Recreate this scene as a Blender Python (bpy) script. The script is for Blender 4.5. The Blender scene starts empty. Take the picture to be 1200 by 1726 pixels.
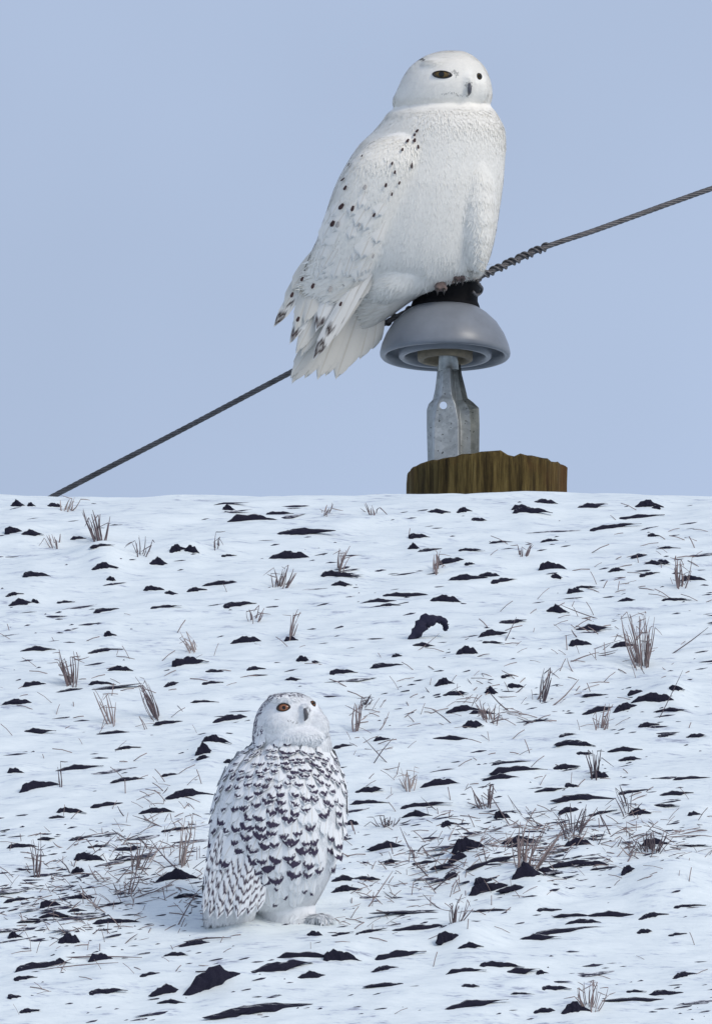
import bpy, bmesh, math, random
import numpy as np
from mathutils import Vector, Matrix
from mathutils.bvhtree import BVHTree

random.seed(7)
rng = np.random.default_rng(11)
scene = bpy.context.scene
COL = scene.collection

# ------------------------------------------------------------------ camera
PITCH = math.radians(13.0)
CAM = Vector((0.0, 0.0, 1.6))
FWD = Vector((0, math.cos(PITCH), math.sin(PITCH)))
UPV = Vector((0, -math.sin(PITCH), math.cos(PITCH)))
RGT = Vector((1, 0, 0))
FPX = 72000.0                       # focal length in photograph pixels (photograph 1200 x 1726)
cam_d = bpy.data.cameras.new('camera')
cam = bpy.data.objects.new('camera', cam_d)
COL.objects.link(cam)
cam.location = CAM
cam.rotation_euler = (math.radians(90) + PITCH, 0, 0)
cam_d.sensor_fit = 'VERTICAL'
cam_d.sensor_height = 24.0
cam_d.lens = 24.0 * FPX / 1726.0
cam_d.clip_start = 1.0
cam_d.clip_end = 3000.0
scene.camera = cam

# ------------------------------------------------------------------ sky and sun
SUN_DIR = Vector((0.62, -0.58, 0.58)).normalized()      # towards the sun
world = bpy.data.worlds.new('World')
scene.world = world
world.use_nodes = True
wn = world.node_tree.nodes
wl = world.node_tree.links
bg = wn['Background']
sky = wn.new('ShaderNodeTexSky')
sky.sky_type = 'NISHITA'
sky.sun_disc = False
sky.sun_elevation = math.asin(SUN_DIR.z)
sky.sun_rotation = math.atan2(SUN_DIR.x, SUN_DIR.y)
sky.altitude = 200
sky.air_density = 1.0
sky.dust_density = 3.0
sky.ozone_density = 2.0
wmix = wn.new('ShaderNodeMix'); wmix.data_type = 'RGBA'
wmix.inputs['Factor'].default_value = 0.62              # thin even overcast over the blue
wmix.inputs['B'].default_value = (5.3, 6.2, 8.2, 1)
wl.new(sky.outputs['Color'], wmix.inputs['A'])
wtc = wn.new('ShaderNodeTexCoord')
wnz = wn.new('ShaderNodeTexNoise'); wnz.inputs['Scale'].default_value = 45.0; wnz.inputs['Detail'].default_value = 3
wl.new(wtc.outputs['Generated'], wnz.inputs['Vector'])
wmr = wn.new('ShaderNodeMapRange'); wmr.inputs['From Min'].default_value = 0.3; wmr.inputs['From Max'].default_value = 0.7
wmr.inputs['To Min'].default_value = 0.93; wmr.inputs['To Max'].default_value = 1.06
wl.new(wnz.outputs['Fac'], wmr.inputs['Value'])
wsc = wn.new('ShaderNodeVectorMath'); wsc.operation = 'SCALE'       # faint, even cloud mottling
wl.new(wmix.outputs['Result'], wsc.inputs[0]); wl.new(wmr.outputs['Result'], wsc.inputs['Scale'])
wl.new(wsc.outputs[0], bg.inputs['Color'])
bg.inputs['Strength'].default_value = 0.10

sun_d = bpy.data.lights.new('sun', 'SUN')
sun_d.energy = 1.3
sun_d.angle = math.radians(20)
sun_d.color = (1.0, 0.95, 0.87)
sun = bpy.data.objects.new('sun', sun_d)
COL.objects.link(sun)
sun.rotation_euler = (-SUN_DIR).to_track_quat('-Z', 'Y').to_euler()
sun.location = (20, 40, 60)

scene.view_settings.view_transform = 'Standard'
scene.view_settings.look = 'None'
scene.view_settings.gamma = 1.0
scene.view_settings.exposure = 0.15


# ------------------------------------------------------------------ helpers
def W(px, py, t):
    """photograph pixel at camera depth t (metres) -> world point"""
    return CAM + FWD * t + RGT * ((px - 600.0) * t / FPX) + UPV * ((863.0 - py) * t / FPX)


def ray(px, py):
    return (W(px, py, 1.0) - CAM).normalized()


def link(name, me, mat=None, parent=None):
    o = bpy.data.objects.new(name, me)
    COL.objects.link(o)
    if mat is not None and me is not None:
        me.materials.clear(); me.materials.append(mat)
    if parent is not None:
        o.parent = parent
        o.matrix_parent_inverse = parent_inv(parent)
    return o


def parent_inv(p):
    m = Matrix.Identity(4)
    q = p
    while q is not None:
        m = q.matrix_basis.copy() if q.parent is None else q.matrix_parent_inverse @ q.matrix_basis
        chain = m
        q2 = q.parent
        while q2 is not None:
            mm = q2.matrix_basis if q2.parent is None else q2.matrix_parent_inverse @ q2.matrix_basis
            chain = mm @ chain
            q2 = q2.parent
        return chain.inverted()
    return m


def tag(o, label=None, cat=None, group=None, kind=None):
    if label: o['label'] = label
    if cat: o['category'] = cat
    if group: o['group'] = group
    if kind: o['kind'] = kind
    return o


def empty(name, loc, label, cat, group=None):
    o = bpy.data.objects.new(name, None)
    COL.objects.link(o)
    o.location = loc
    o.empty_display_size = 0.1
    return tag(o, label, cat, group)


def mesh(name, verts, faces, smooth=True):
    me = bpy.data.meshes.new(name)
    me.from_pydata([tuple(v) for v in verts], [], faces)
    if smooth:
        me.polygons.foreach_set('use_smooth', [True] * len(me.polygons))
    me.update()
    return me


def smooth01(a, b, x):
    t = np.clip((x - a) / (b - a), 0, 1)
    return t * t * (3 - 2 * t)


# value noise
_LAT = rng.random((256, 256))


def vnoise(x, y):
    x = np.asarray(x, float); y = np.asarray(y, float)
    xi = np.floor(x).astype(int); yi = np.floor(y).astype(int)
    fx = x - xi; fy = y - yi
    fx = fx * fx * (3 - 2 * fx); fy = fy * fy * (3 - 2 * fy)
    a = _LAT[xi & 255, yi & 255]; b = _LAT[(xi + 1) & 255, yi & 255]
    c = _LAT[xi & 255, (yi + 1) & 255]; d = _LAT[(xi + 1) & 255, (yi + 1) & 255]
    return (a * (1 - fx) + b * fx) * (1 - fy) + (c * (1 - fx) + d * fx) * fy * 1.0 - 0.5


# ------------------------------------------------------------------ materials
def new_mat(name):
    m = bpy.data.materials.new(name)
    m.use_nodes = True
    nt = m.node_tree
    return m, nt, nt.nodes['Principled BSDF']


def node(nt, typ, **kw):
    n = nt.nodes.new(typ)
    for k, v in kw.items():
        if k.startswith('i_'):
            n.inputs[k[2:].replace('_', ' ')].default_value = v
        else:
            setattr(n, k, v)
    return n


def ramp(nt, fac, stops):
    r = nt.nodes.new('ShaderNodeValToRGB')
    while len(r.color_ramp.elements) < len(stops):
        r.color_ramp.elements.new(0.5)
    for e, (p, c) in zip(r.color_ramp.elements, stops):
        e.position = p; e.color = (*c, 1) if len(c) == 3 else c
    nt.links.new(fac, r.inputs['Fac'])
    return r.outputs['Color']


def noise_tex(nt, scale, detail=4, rough=0.55, mapping=None, coord='Object'):
    tc = nt.nodes.new('ShaderNodeTexCoord')
    out = tc.outputs[coord]
    if mapping:
        mp = nt.nodes.new('ShaderNodeMapping')
        mp.inputs['Scale'].default_value = mapping.get('scale', (1, 1, 1))
        mp.inputs['Rotation'].default_value = mapping.get('rot', (0, 0, 0))
        nt.links.new(out, mp.inputs['Vector']); out = mp.outputs['Vector']
    n = nt.nodes.new('ShaderNodeTexNoise')
    n.inputs['Scale'].default_value = scale
    n.inputs['Detail'].default_value = detail
    n.inputs['Roughness'].default_value = rough
    nt.links.new(out, n.inputs['Vector'])
    return n.outputs['Fac']


def math_n(nt, op, a, b=None, c=None):
    n = nt.nodes.new('ShaderNodeMath'); n.operation = op
    for i, v in enumerate((a, b, c)):
        if v is None: continue
        if isinstance(v, (int, float)): n.inputs[i].default_value = v
        else: nt.links.new(v, n.inputs[i])
    return n.outputs[0]


def mix_c(nt, fac, a, b, blend='MIX'):
    n = nt.nodes.new('ShaderNodeMix'); n.data_type = 'RGBA'; n.blend_type = blend
    for key, v in (('Factor', fac), ('A', a), ('B', b)):
        if isinstance(v, (int, float)): n.inputs[key].default_value = v
        elif isinstance(v, tuple): n.inputs[key].default_value = (*v, 1) if len(v) == 3 else v
        else: nt.links.new(v, n.inputs[key])
    return n.outputs['Result']


def let_through(nt, bsdf, fac):
    """thin vanes pass some light"""
    src = bsdf.inputs['Base Color'].links[0].from_socket
    tr = nt.nodes.new('ShaderNodeBsdfTranslucent'); nt.links.new(src, tr.inputs['Color'])
    mx = nt.nodes.new('ShaderNodeMixShader'); mx.inputs[0].default_value = fac
    nt.links.new(bsdf.outputs[0], mx.inputs[1]); nt.links.new(tr.outputs[0], mx.inputs[2])
    out = [n for n in nt.nodes if n.type == 'OUTPUT_MATERIAL'][0]
    nt.links.new(mx.outputs[0], out.inputs['Surface'])


def bump(nt, bsdf, h, strength=0.3, dist=0.01):
    b = nt.nodes.new('ShaderNodeBump')
    b.inputs['Strength'].default_value = strength
    b.inputs['Distance'].default_value = dist
    nt.links.new(h, b.inputs['Height'])
    nt.links.new(b.outputs['Normal'], bsdf.inputs['Normal'])


# snow: white with thin, soil-tinged streaks combed by the wind
M_SNOW, nt, bs = new_mat('snow')
mp = dict(scale=(1, 2.6, 1), rot=(0, 0, math.radians(-28)))
f1 = noise_tex(nt, 9.0, 5, 0.62, mp)
f2 = noise_tex(nt, 42.0, 4, 0.6, mp)
thin = ramp(nt, math_n(nt, 'MULTIPLY_ADD', f2, 0.45, math_n(nt, 'MULTIPLY', f1, 0.55)),
            [(0.35, (0.36, 0.39, 0.47)), (0.405, (0.62, 0.68, 0.74)), (0.455, (0.74, 0.805, 0.82)), (0.6, (0.80, 0.86, 0.87))])
nt.links.new(thin, bs.inputs['Base Color'])
bs.inputs['Roughness'].default_value = 0.75
bs.inputs['Specular IOR Level'].default_value = 0.2
bump(nt, bs, noise_tex(nt, 160.0, 3, 0.6, mp), 0.35, 0.004)

# bare soil with snow lodged on what faces up
M_SOIL, nt, bs = new_mat('frozen_soil')
geo = nt.nodes.new('ShaderNodeNewGeometry')
sep = nt.nodes.new('ShaderNodeSeparateXYZ')
nt.links.new(geo.outputs['Normal'], sep.inputs[0])
nz = noise_tex(nt, 60.0, 4, 0.65)
k = math_n(nt, 'MULTIPLY_ADD', nz, 0.55, sep.outputs['Z'])
cap = ramp(nt, k, [(0.0, (0, 0, 0)), (0.55, (0, 0, 0)), (1.0, (1, 1, 1))])
mr = nt.nodes.new('ShaderNodeMapRange'); mr.inputs['From Min'].default_value = 1.14; mr.inputs['From Max'].default_value = 1.26
nt.links.new(k, mr.inputs['Value'])
soil = ramp(nt, noise_tex(nt, 35.0, 4), [(0.3, (0.015, 0.016, 0.036)), (0.7, (0.046, 0.043, 0.072))])
nt.links.new(mix_c(nt, mr.outputs['Result'], soil, (0.84, 0.87, 0.9)), bs.inputs['Base Color'])
bs.inputs['Roughness'].default_value = 0.9
bs.inputs['Specular IOR Level'].default_value = 0.15
bump(nt, bs, noise_tex(nt, 90.0, 4, 0.7), 0.8, 0.006)

# straw
M_STRAW, nt, bs = new_mat('dry_straw')
oi = nt.nodes.new('ShaderNodeObjectInfo')
c = ramp(nt, oi.outputs['Random'], [(0.0, (0.08, 0.06, 0.075)), (0.4, (0.18, 0.135, 0.14)), (0.75, (0.29, 0.22, 0.21)), (1.0, (0.44, 0.36, 0.33))])
c = mix_c(nt, 0.6, c, ramp(nt, noise_tex(nt, 30.0, 3), [(0.3, (0.35, 0.33, 0.35)), (0.65, (1, 1, 1))]), 'MULTIPLY')
nt.links.new(c, bs.inputs['Base Color'])
bs.inputs['Roughness'].default_value = 0.7


def plume_mat(name, tint=(1, 1, 1), vane=True):
    m, nt, bs = new_mat(name)
    at = nt.nodes.new('ShaderNodeAttribute'); at.attribute_name = 'tone'
    nt.links.new(mix_c(nt, 1.0, at.outputs['Color'], tint, 'MULTIPLY'), bs.inputs['Base Color'])
    bs.inputs['Roughness'].default_value = 0.9
    bs.inputs['Specular IOR Level'].default_value = 0.1
    bs.inputs['Sheen Weight'].default_value = 0.15
    if vane: let_through(nt, bs, 0.06)
    return m


M_PLUME = plume_mat('white_plumage')
M_DOWN = plume_mat('white_down', vane=False)


def feather_mat(name, white, dark, bars, edge=0.05, wobble=0.30):
    """bars: list of (position along, half thickness, chevron bend, half width across)"""
    m, nt, bs = new_mat(name)
    uv = nt.nodes.new('ShaderNodeUVMap')
    s = nt.nodes.new('ShaderNodeSeparateXYZ')
    nt.links.new(uv.outputs['UV'], s.inputs[0])
    u, v = s.outputs['X'], s.outputs['Y']
    oi = nt.nodes.new('ShaderNodeObjectInfo')
    tc = nt.nodes.new('ShaderNodeTexCoord')
    vm = nt.nodes.new('ShaderNodeVectorMath'); vm.operation = 'ADD'
    nt.links.new(uv.outputs['UV'], vm.inputs[0])
    rv = nt.nodes.new('ShaderNodeVectorMath'); rv.operation = 'SCALE'
    rv.inputs[0].default_value = (13.7, 7.3, 0); nt.links.new(oi.outputs['Random'], rv.inputs['Scale'])
    nt.links.new(rv.outputs[0], vm.inputs[1])
    nz = nt.nodes.new('ShaderNodeTexNoise'); nz.inputs['Scale'].default_value = 5.0; nz.inputs['Detail'].default_value = 4
    nt.links.new(vm.outputs[0], nz.inputs['Vector'])
    wob = math_n(nt, 'MULTIPLY', math_n(nt, 'SUBTRACT', nz.outputs['Fac'], 0.5), wobble)
    au = math_n(nt, 'ABSOLUTE', math_n(nt, 'SUBTRACT', u, 0.5))
    total = None
    for (p, th, bend, hw) in bars:
        d = math_n(nt, 'SUBTRACT', v, p)
        d = math_n(nt, 'ADD', d, math_n(nt, 'MULTIPLY', au, bend))
        d = math_n(nt, 'ABSOLUTE', math_n(nt, 'ADD', d, wob))
        mr = nt.nodes.new('ShaderNodeMapRange')
        mr.inputs['From Min'].default_value = th + edge; mr.inputs['From Max'].default_value = max(th - edge, 0.0)
        nt.links.new(d, mr.inputs['Value'])
        mu = nt.nodes.new('ShaderNodeMapRange')
        mu.inputs['From Min'].default_value = hw + 0.06; mu.inputs['From Max'].default_value = hw - 0.06
        nt.links.new(math_n(nt, 'ADD', au, math_n(nt, 'MULTIPLY', wob, 0.8)), mu.inputs['Value'])
        q = math_n(nt, 'MULTIPLY', mr.outputs['Result'], mu.outputs['Result'])
        total = q if total is None else math_n(nt, 'MAXIMUM', total, q)
    # faint barb lines running out from the shaft
    wv = nt.nodes.new('ShaderNodeTexWave'); wv.inputs['Scale'].default_value = 14; wv.inputs['Distortion'].default_value = 2
    cmb = nt.nodes.new('ShaderNodeCombineXYZ')
    nt.links.new(math_n(nt, 'SUBTRACT', v, au), cmb.inputs[0])
    nt.links.new(cmb.outputs[0], wv.inputs['Vector'])
    wcol = mix_c(nt, math_n(nt, 'MULTIPLY', wv.outputs['Fac'], 0.10), white, tuple(c * 0.6 for c in white))
    shaft = nt.nodes.new('ShaderNodeMapRange')
    shaft.inputs['From Min'].default_value = 0.05; shaft.inputs['From Max'].default_value = 0.02
    nt.links.new(au, shaft.inputs['Value'])
    wcol = mix_c(nt, math_n(nt, 'MULTIPLY', shaft.outputs['Result'], 0.35), wcol, (0.45, 0.38, 0.27))
    col = wcol if total is None else mix_c(nt, total, wcol, dark)
    nt.links.new(col, bs.inputs['Base Color'])
    bs.inputs['Roughness'].default_value = 0.85
    bs.inputs['Specular IOR Level'].default_value = 0.1
    return m


WH = (0.86, 0.83, 0.765)
M_FQ = feather_mat('flight_feather', (0.70, 0.675, 0.61), (0.05, 0.03, 0.025), [])  # white lowered so the tail's shade is painted into its colour
M_FQB = feather_mat('barred_flight_feather', (0.76, 0.74, 0.69), (0.035, 0.02, 0.018),
                    [(0.92, 0.045, 0.15, 0.42), (0.79, 0.032, -0.1, 0.36), (0.64, 0.024, 0.1, 0.26)])
M_FTIP = feather_mat('tipped_flight_feather', (0.78, 0.77, 0.73), (0.05, 0.03, 0.03), [(0.90, 0.045, 0.1, 0.34)])
M_FSPOT = feather_mat('spotted_feather', WH, (0.06, 0.038, 0.038), [(0.50, 0.7, 0.0, 0.7)])
M_FSPOTG = feather_mat('faintly_spotted_feather', WH, (0.40, 0.38, 0.36), [(0.50, 0.7, 0.0, 0.7)])
W2 = (0.78, 0.80, 0.82)
D2 = (0.055, 0.045, 0.075)
M_BAR = feather_mat('barred_feather', W2, D2, [(0.84, 0.095, 0.22, 0.40)], 0.035, 0.5)
M_W2 = feather_mat('unbarred_feather', W2, D2, [])
M_BARB = feather_mat('boldly_barred_feather', W2, D2, [(0.82, 0.12, 0.12, 0.56)], 0.035, 0.5)
M_BARS = feather_mat('many_barred_feather', W2, (0.085, 0.065, 0.085),
                     [(0.93, 0.03, 0.35, 0.42), (0.76, 0.03, 0.35, 0.42), (0.59, 0.03, 0.35, 0.42), (0.42, 0.03, 0.35, 0.46), (0.26, 0.03, 0.35, 0.46)], 0.02)


def plain_mat(name, col, rough=0.6, metal=0.0, var=0.25, scale=20.0, spec=0.5, bumps=0.0, mapping=None):
    m, nt, bs = new_mat(name)
    f = noise_tex(nt, scale, 5, 0.6, mapping)
    c = ramp(nt, f, [(0.3, tuple(x * (1 - var) for x in col)), (0.7, tuple(min(1, x * (1 + var)) for x in col))])
    nt.links.new(c, bs.inputs['Base Color'])
    bs.inputs['Roughness'].default_value = rough
    bs.inputs['Metallic'].default_value = metal
    bs.inputs['Specular IOR Level'].default_value = spec
    if bumps: bump(nt, bs, f, bumps, 0.004)
    return m


M_BEAK = plain_mat('beak_horn', (0.085, 0.085, 0.095), 0.45)
M_BLACK = plain_mat('eye_rim_skin', (0.012, 0.010, 0.010), 0.5)
M_CLAW = plain_mat('claw_horn', (0.03, 0.025, 0.022), 0.4)
M_PORC = plain_mat('grey_porcelain', (0.185, 0.200, 0.222), 0.36, var=0.16, scale=14, spec=0.5)
M_PORCIN = plain_mat('unglazed_porcelain', (0.17, 0.19, 0.24), 0.55, var=0.2, scale=30)
M_COLLAR = plain_mat('buff_cement_collar', (0.20, 0.165, 0.11), 0.75, var=0.3, scale=40)
M_RUBBER = plain_mat('black_rubber', (0.006, 0.006, 0.007), 0.7, var=0.4, spec=0.12)
M_CABLE = plain_mat('weathered_aluminium_strand', (0.115, 0.110, 0.112), 0.5, 0.45, var=0.35, scale=45)

# galvanised steel: spangled, with rust specks
M_GALV, nt, bs = new_mat('galvanised_steel')
vo = nt.nodes.new('ShaderNodeTexVoronoi'); vo.inputs['Scale'].default_value = 130
tc = nt.nodes.new('ShaderNodeTexCoord'); nt.links.new(tc.outputs['Object'], vo.inputs['Vector'])
f = noise_tex(nt, 22, 6, 0.7)
c = ramp(nt, f, [(0.3, (0.26, 0.28, 0.28)), (0.7, (0.50, 0.51, 0.49))])
bw = nt.nodes.new('ShaderNodeRGBToBW'); nt.links.new(vo.outputs['Color'], bw.inputs[0])
c = mix_c(nt, 0.3, c, bw.outputs[0], 'SOFT_LIGHT')
sp = ramp(nt, noise_tex(nt, 120, 2, 0.5), [(0.26, (0.10, 0.09, 0.08)), (0.33, (1, 1, 1))])
c = mix_c(nt, 1.0, c, sp, 'MULTIPLY')
nt.links.new(c, bs.inputs['Base Color'])
bs.inputs['Metallic'].default_value = 0.75
bs.inputs['Roughness'].default_value = 0.42
bump(nt, bs, f, 0.15, 0.002)

# weathered, green-tinged pole wood
M_WOOD, nt, bs = new_mat('weathered_pole_wood')
mpw = dict(scale=(9, 9, 0.6))
f = noise_tex(nt, 9.0, 6, 0.7, mpw)
f2 = noise_tex(nt, 5.0, 4, 0.6)
c = ramp(nt, f, [(0.30, (0.012, 0.008, 0.003)), (0.44, (0.050, 0.034, 0.011)), (0.58, (0.12, 0.085, 0.028)), (0.72, (0.22, 0.17, 0.07))])
c = mix_c(nt, ramp(nt, f2, [(0.48, (0, 0, 0)), (0.62, (0.6, 0.6, 0.6))]), c, (0.10, 0.045, 0.014))
nt.links.new(c, bs.inputs['Base Color'])
bs.inputs['Roughness'].default_value = 0.85
bs.inputs['Specular IOR Level'].default_value = 0.15
bump(nt, bs, f, 0.7, 0.01)


def eye_mat(name, iris_in, iris_out, pupil):
    m, nt, bs = new_mat(name)
    uv = nt.nodes.new('ShaderNodeUVMap')
    s = nt.nodes.new('ShaderNodeSeparateXYZ'); nt.links.new(uv.outputs['UV'], s.inputs[0])
    c = ramp(nt, s.outputs['X'], [(0.0, (0.004, 0.004, 0.004)), (pupil, (0.004, 0.004, 0.004)), (pupil + 0.04, iris_in), (0.85, iris_out), (0.97, (0.01, 0.008, 0.006))])
    nt.links.new(c, bs.inputs['Base Color'])
    bs.inputs['Roughness'].default_value = 0.08
    return m


M_EYE1 = eye_mat('amber_eye', (0.12, 0.075, 0.014), (0.075, 0.042, 0.009), 0.36)
M_EYE2 = eye_mat('orange_eye', (0.30, 0.12, 0.055), (0.17, 0.06, 0.03), 0.32)


# ------------------------------------------------------------------ terrain: a snowed-up field rising to a crest
def cf(t, h):      # camera frame (depth, height) -> world (y, z)
    return (t * math.cos(PITCH) - h * math.sin(PITCH), CAM.z + t * math.sin(PITCH) + h * math.cos(PITCH))


prof = []
T0, H0 = 80.0, -(1546 - 863) * 80.0 / FPX
ts = np.arange(78.0, 83.95, 0.05)
hs = []
h = H0
# slope relative to the line of sight: 0.26 by the owl easing to 0.155 at the crest
def hrel(t):
    a, b, span = 0.262, 0.150, 3.8
    d = t - T0
    if d < 0: return H0 + a * d
    return H0 + a * d - (a - b) * d * d / (2 * span)
for t in ts:
    prof.append(cf(t, hrel(t)))
y_c, z_c = cf(84.15, hrel(83.95) + 0.01)
prof.append((y_c, z_c))
prof += [(y_c + 0.6, z_c - 0.10), (y_c + 1.6, z_c - 0.75), (y_c + 4.6, z_c - 2.9), (y_c + 7, z_c - 4.2),
         (y_c + 12, z_c - 5.2), (y_c + 40, z_c - 6.5), (y_c + 1200, z_c - 9.0)]
y0, z0 = prof[0]
front = []
zz, yy, sl = z0, y0, math.tan(math.radians(27.6))
while zz > 0.4:
    yy -= 0.5
    zz -= sl * 0.5
    if zz < 7: sl = max(0.04, 0.5 * zz / 7)
    front.append((yy, max(zz, 0.0)))
front = front[::-1]
prof = [(-60.0, 0.0), (min(front[0][0] - 6, -2), 0.0)] + front + prof
PY = np.array([p[0] for p in prof]); PZ = np.array([p[1] for p in prof])
_o = np.argsort(PY); PY = PY[_o]; PZ = PZ[_o]
_fy = np.arange(-60, 140, 0.05)
_fz = np.interp(_fy, PY, PZ)
_k = np.exp(-0.5 * (np.arange(-12, 13) / 4.0) ** 2); _k /= _k.sum()
_fz = np.convolve(np.pad(_fz, 12, mode='edge'), _k, 'valid')


def base_z(y):
    return np.where(y < 139, np.interp(y, _fy, _fz), np.interp(y, PY, PZ))


_R = math.radians(28)
BUMPS = []      # (x, y, amplitude, sx, sy)


def relief(x, y):
    u = x * math.cos(_R) + y * math.sin(_R)
    v = -x * math.sin(_R) + y * math.cos(_R)
    z = 0.020 * vnoise(u / 0.42 + 7, v / 0.17 + 3)
    z += 0.011 * vnoise(u / 0.16 + 31, v / 0.062 + 11)
    z += 0.005 * vnoise(u / 0.06 + 51, v / 0.026 + 71)
    z += 0.10 * vnoise(x / 3.1 + 2, y / 2.6 + 9) * smooth01(1.0, 3.0, np.abs(x))
    z += 1.6 * vnoise(x / 38 + 12.3, y / 30 + 4.1) * smooth01(5, 40, np.abs(x))
    return z


def ground(x, y):
    x = np.asarray(x, float); y = np.asarray(y, float)
    z = base_z(y) + relief(x, y)
    return z


def bumped(x, y):
    z = ground(x, y)
    for (bx, by, a, sx, sy) in BUMPS:
        z = z + a * np.exp(-((x - bx) / sx) ** 2 - ((y - by) / sy) ** 2)
    return z


_T = np.linspace(78.6, 84.4, 1400)


def hit_ground(px, py, fn=ground):
    yc = CAM.y + FWD.y * _T + UPV.y * (863 - py) * _T / FPX
    zc = CAM.z + FWD.z * _T + UPV.z * (863 - py) * _T / FPX
    xc = (px - 600) * _T / FPX
    d = zc - fn(xc, yc)
    i = np.argmax(d < 0)
    if d[i] >= 0: i = len(_T) - 120
    return Vector((xc[i], yc[i], zc[i])), _T[i]


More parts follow.
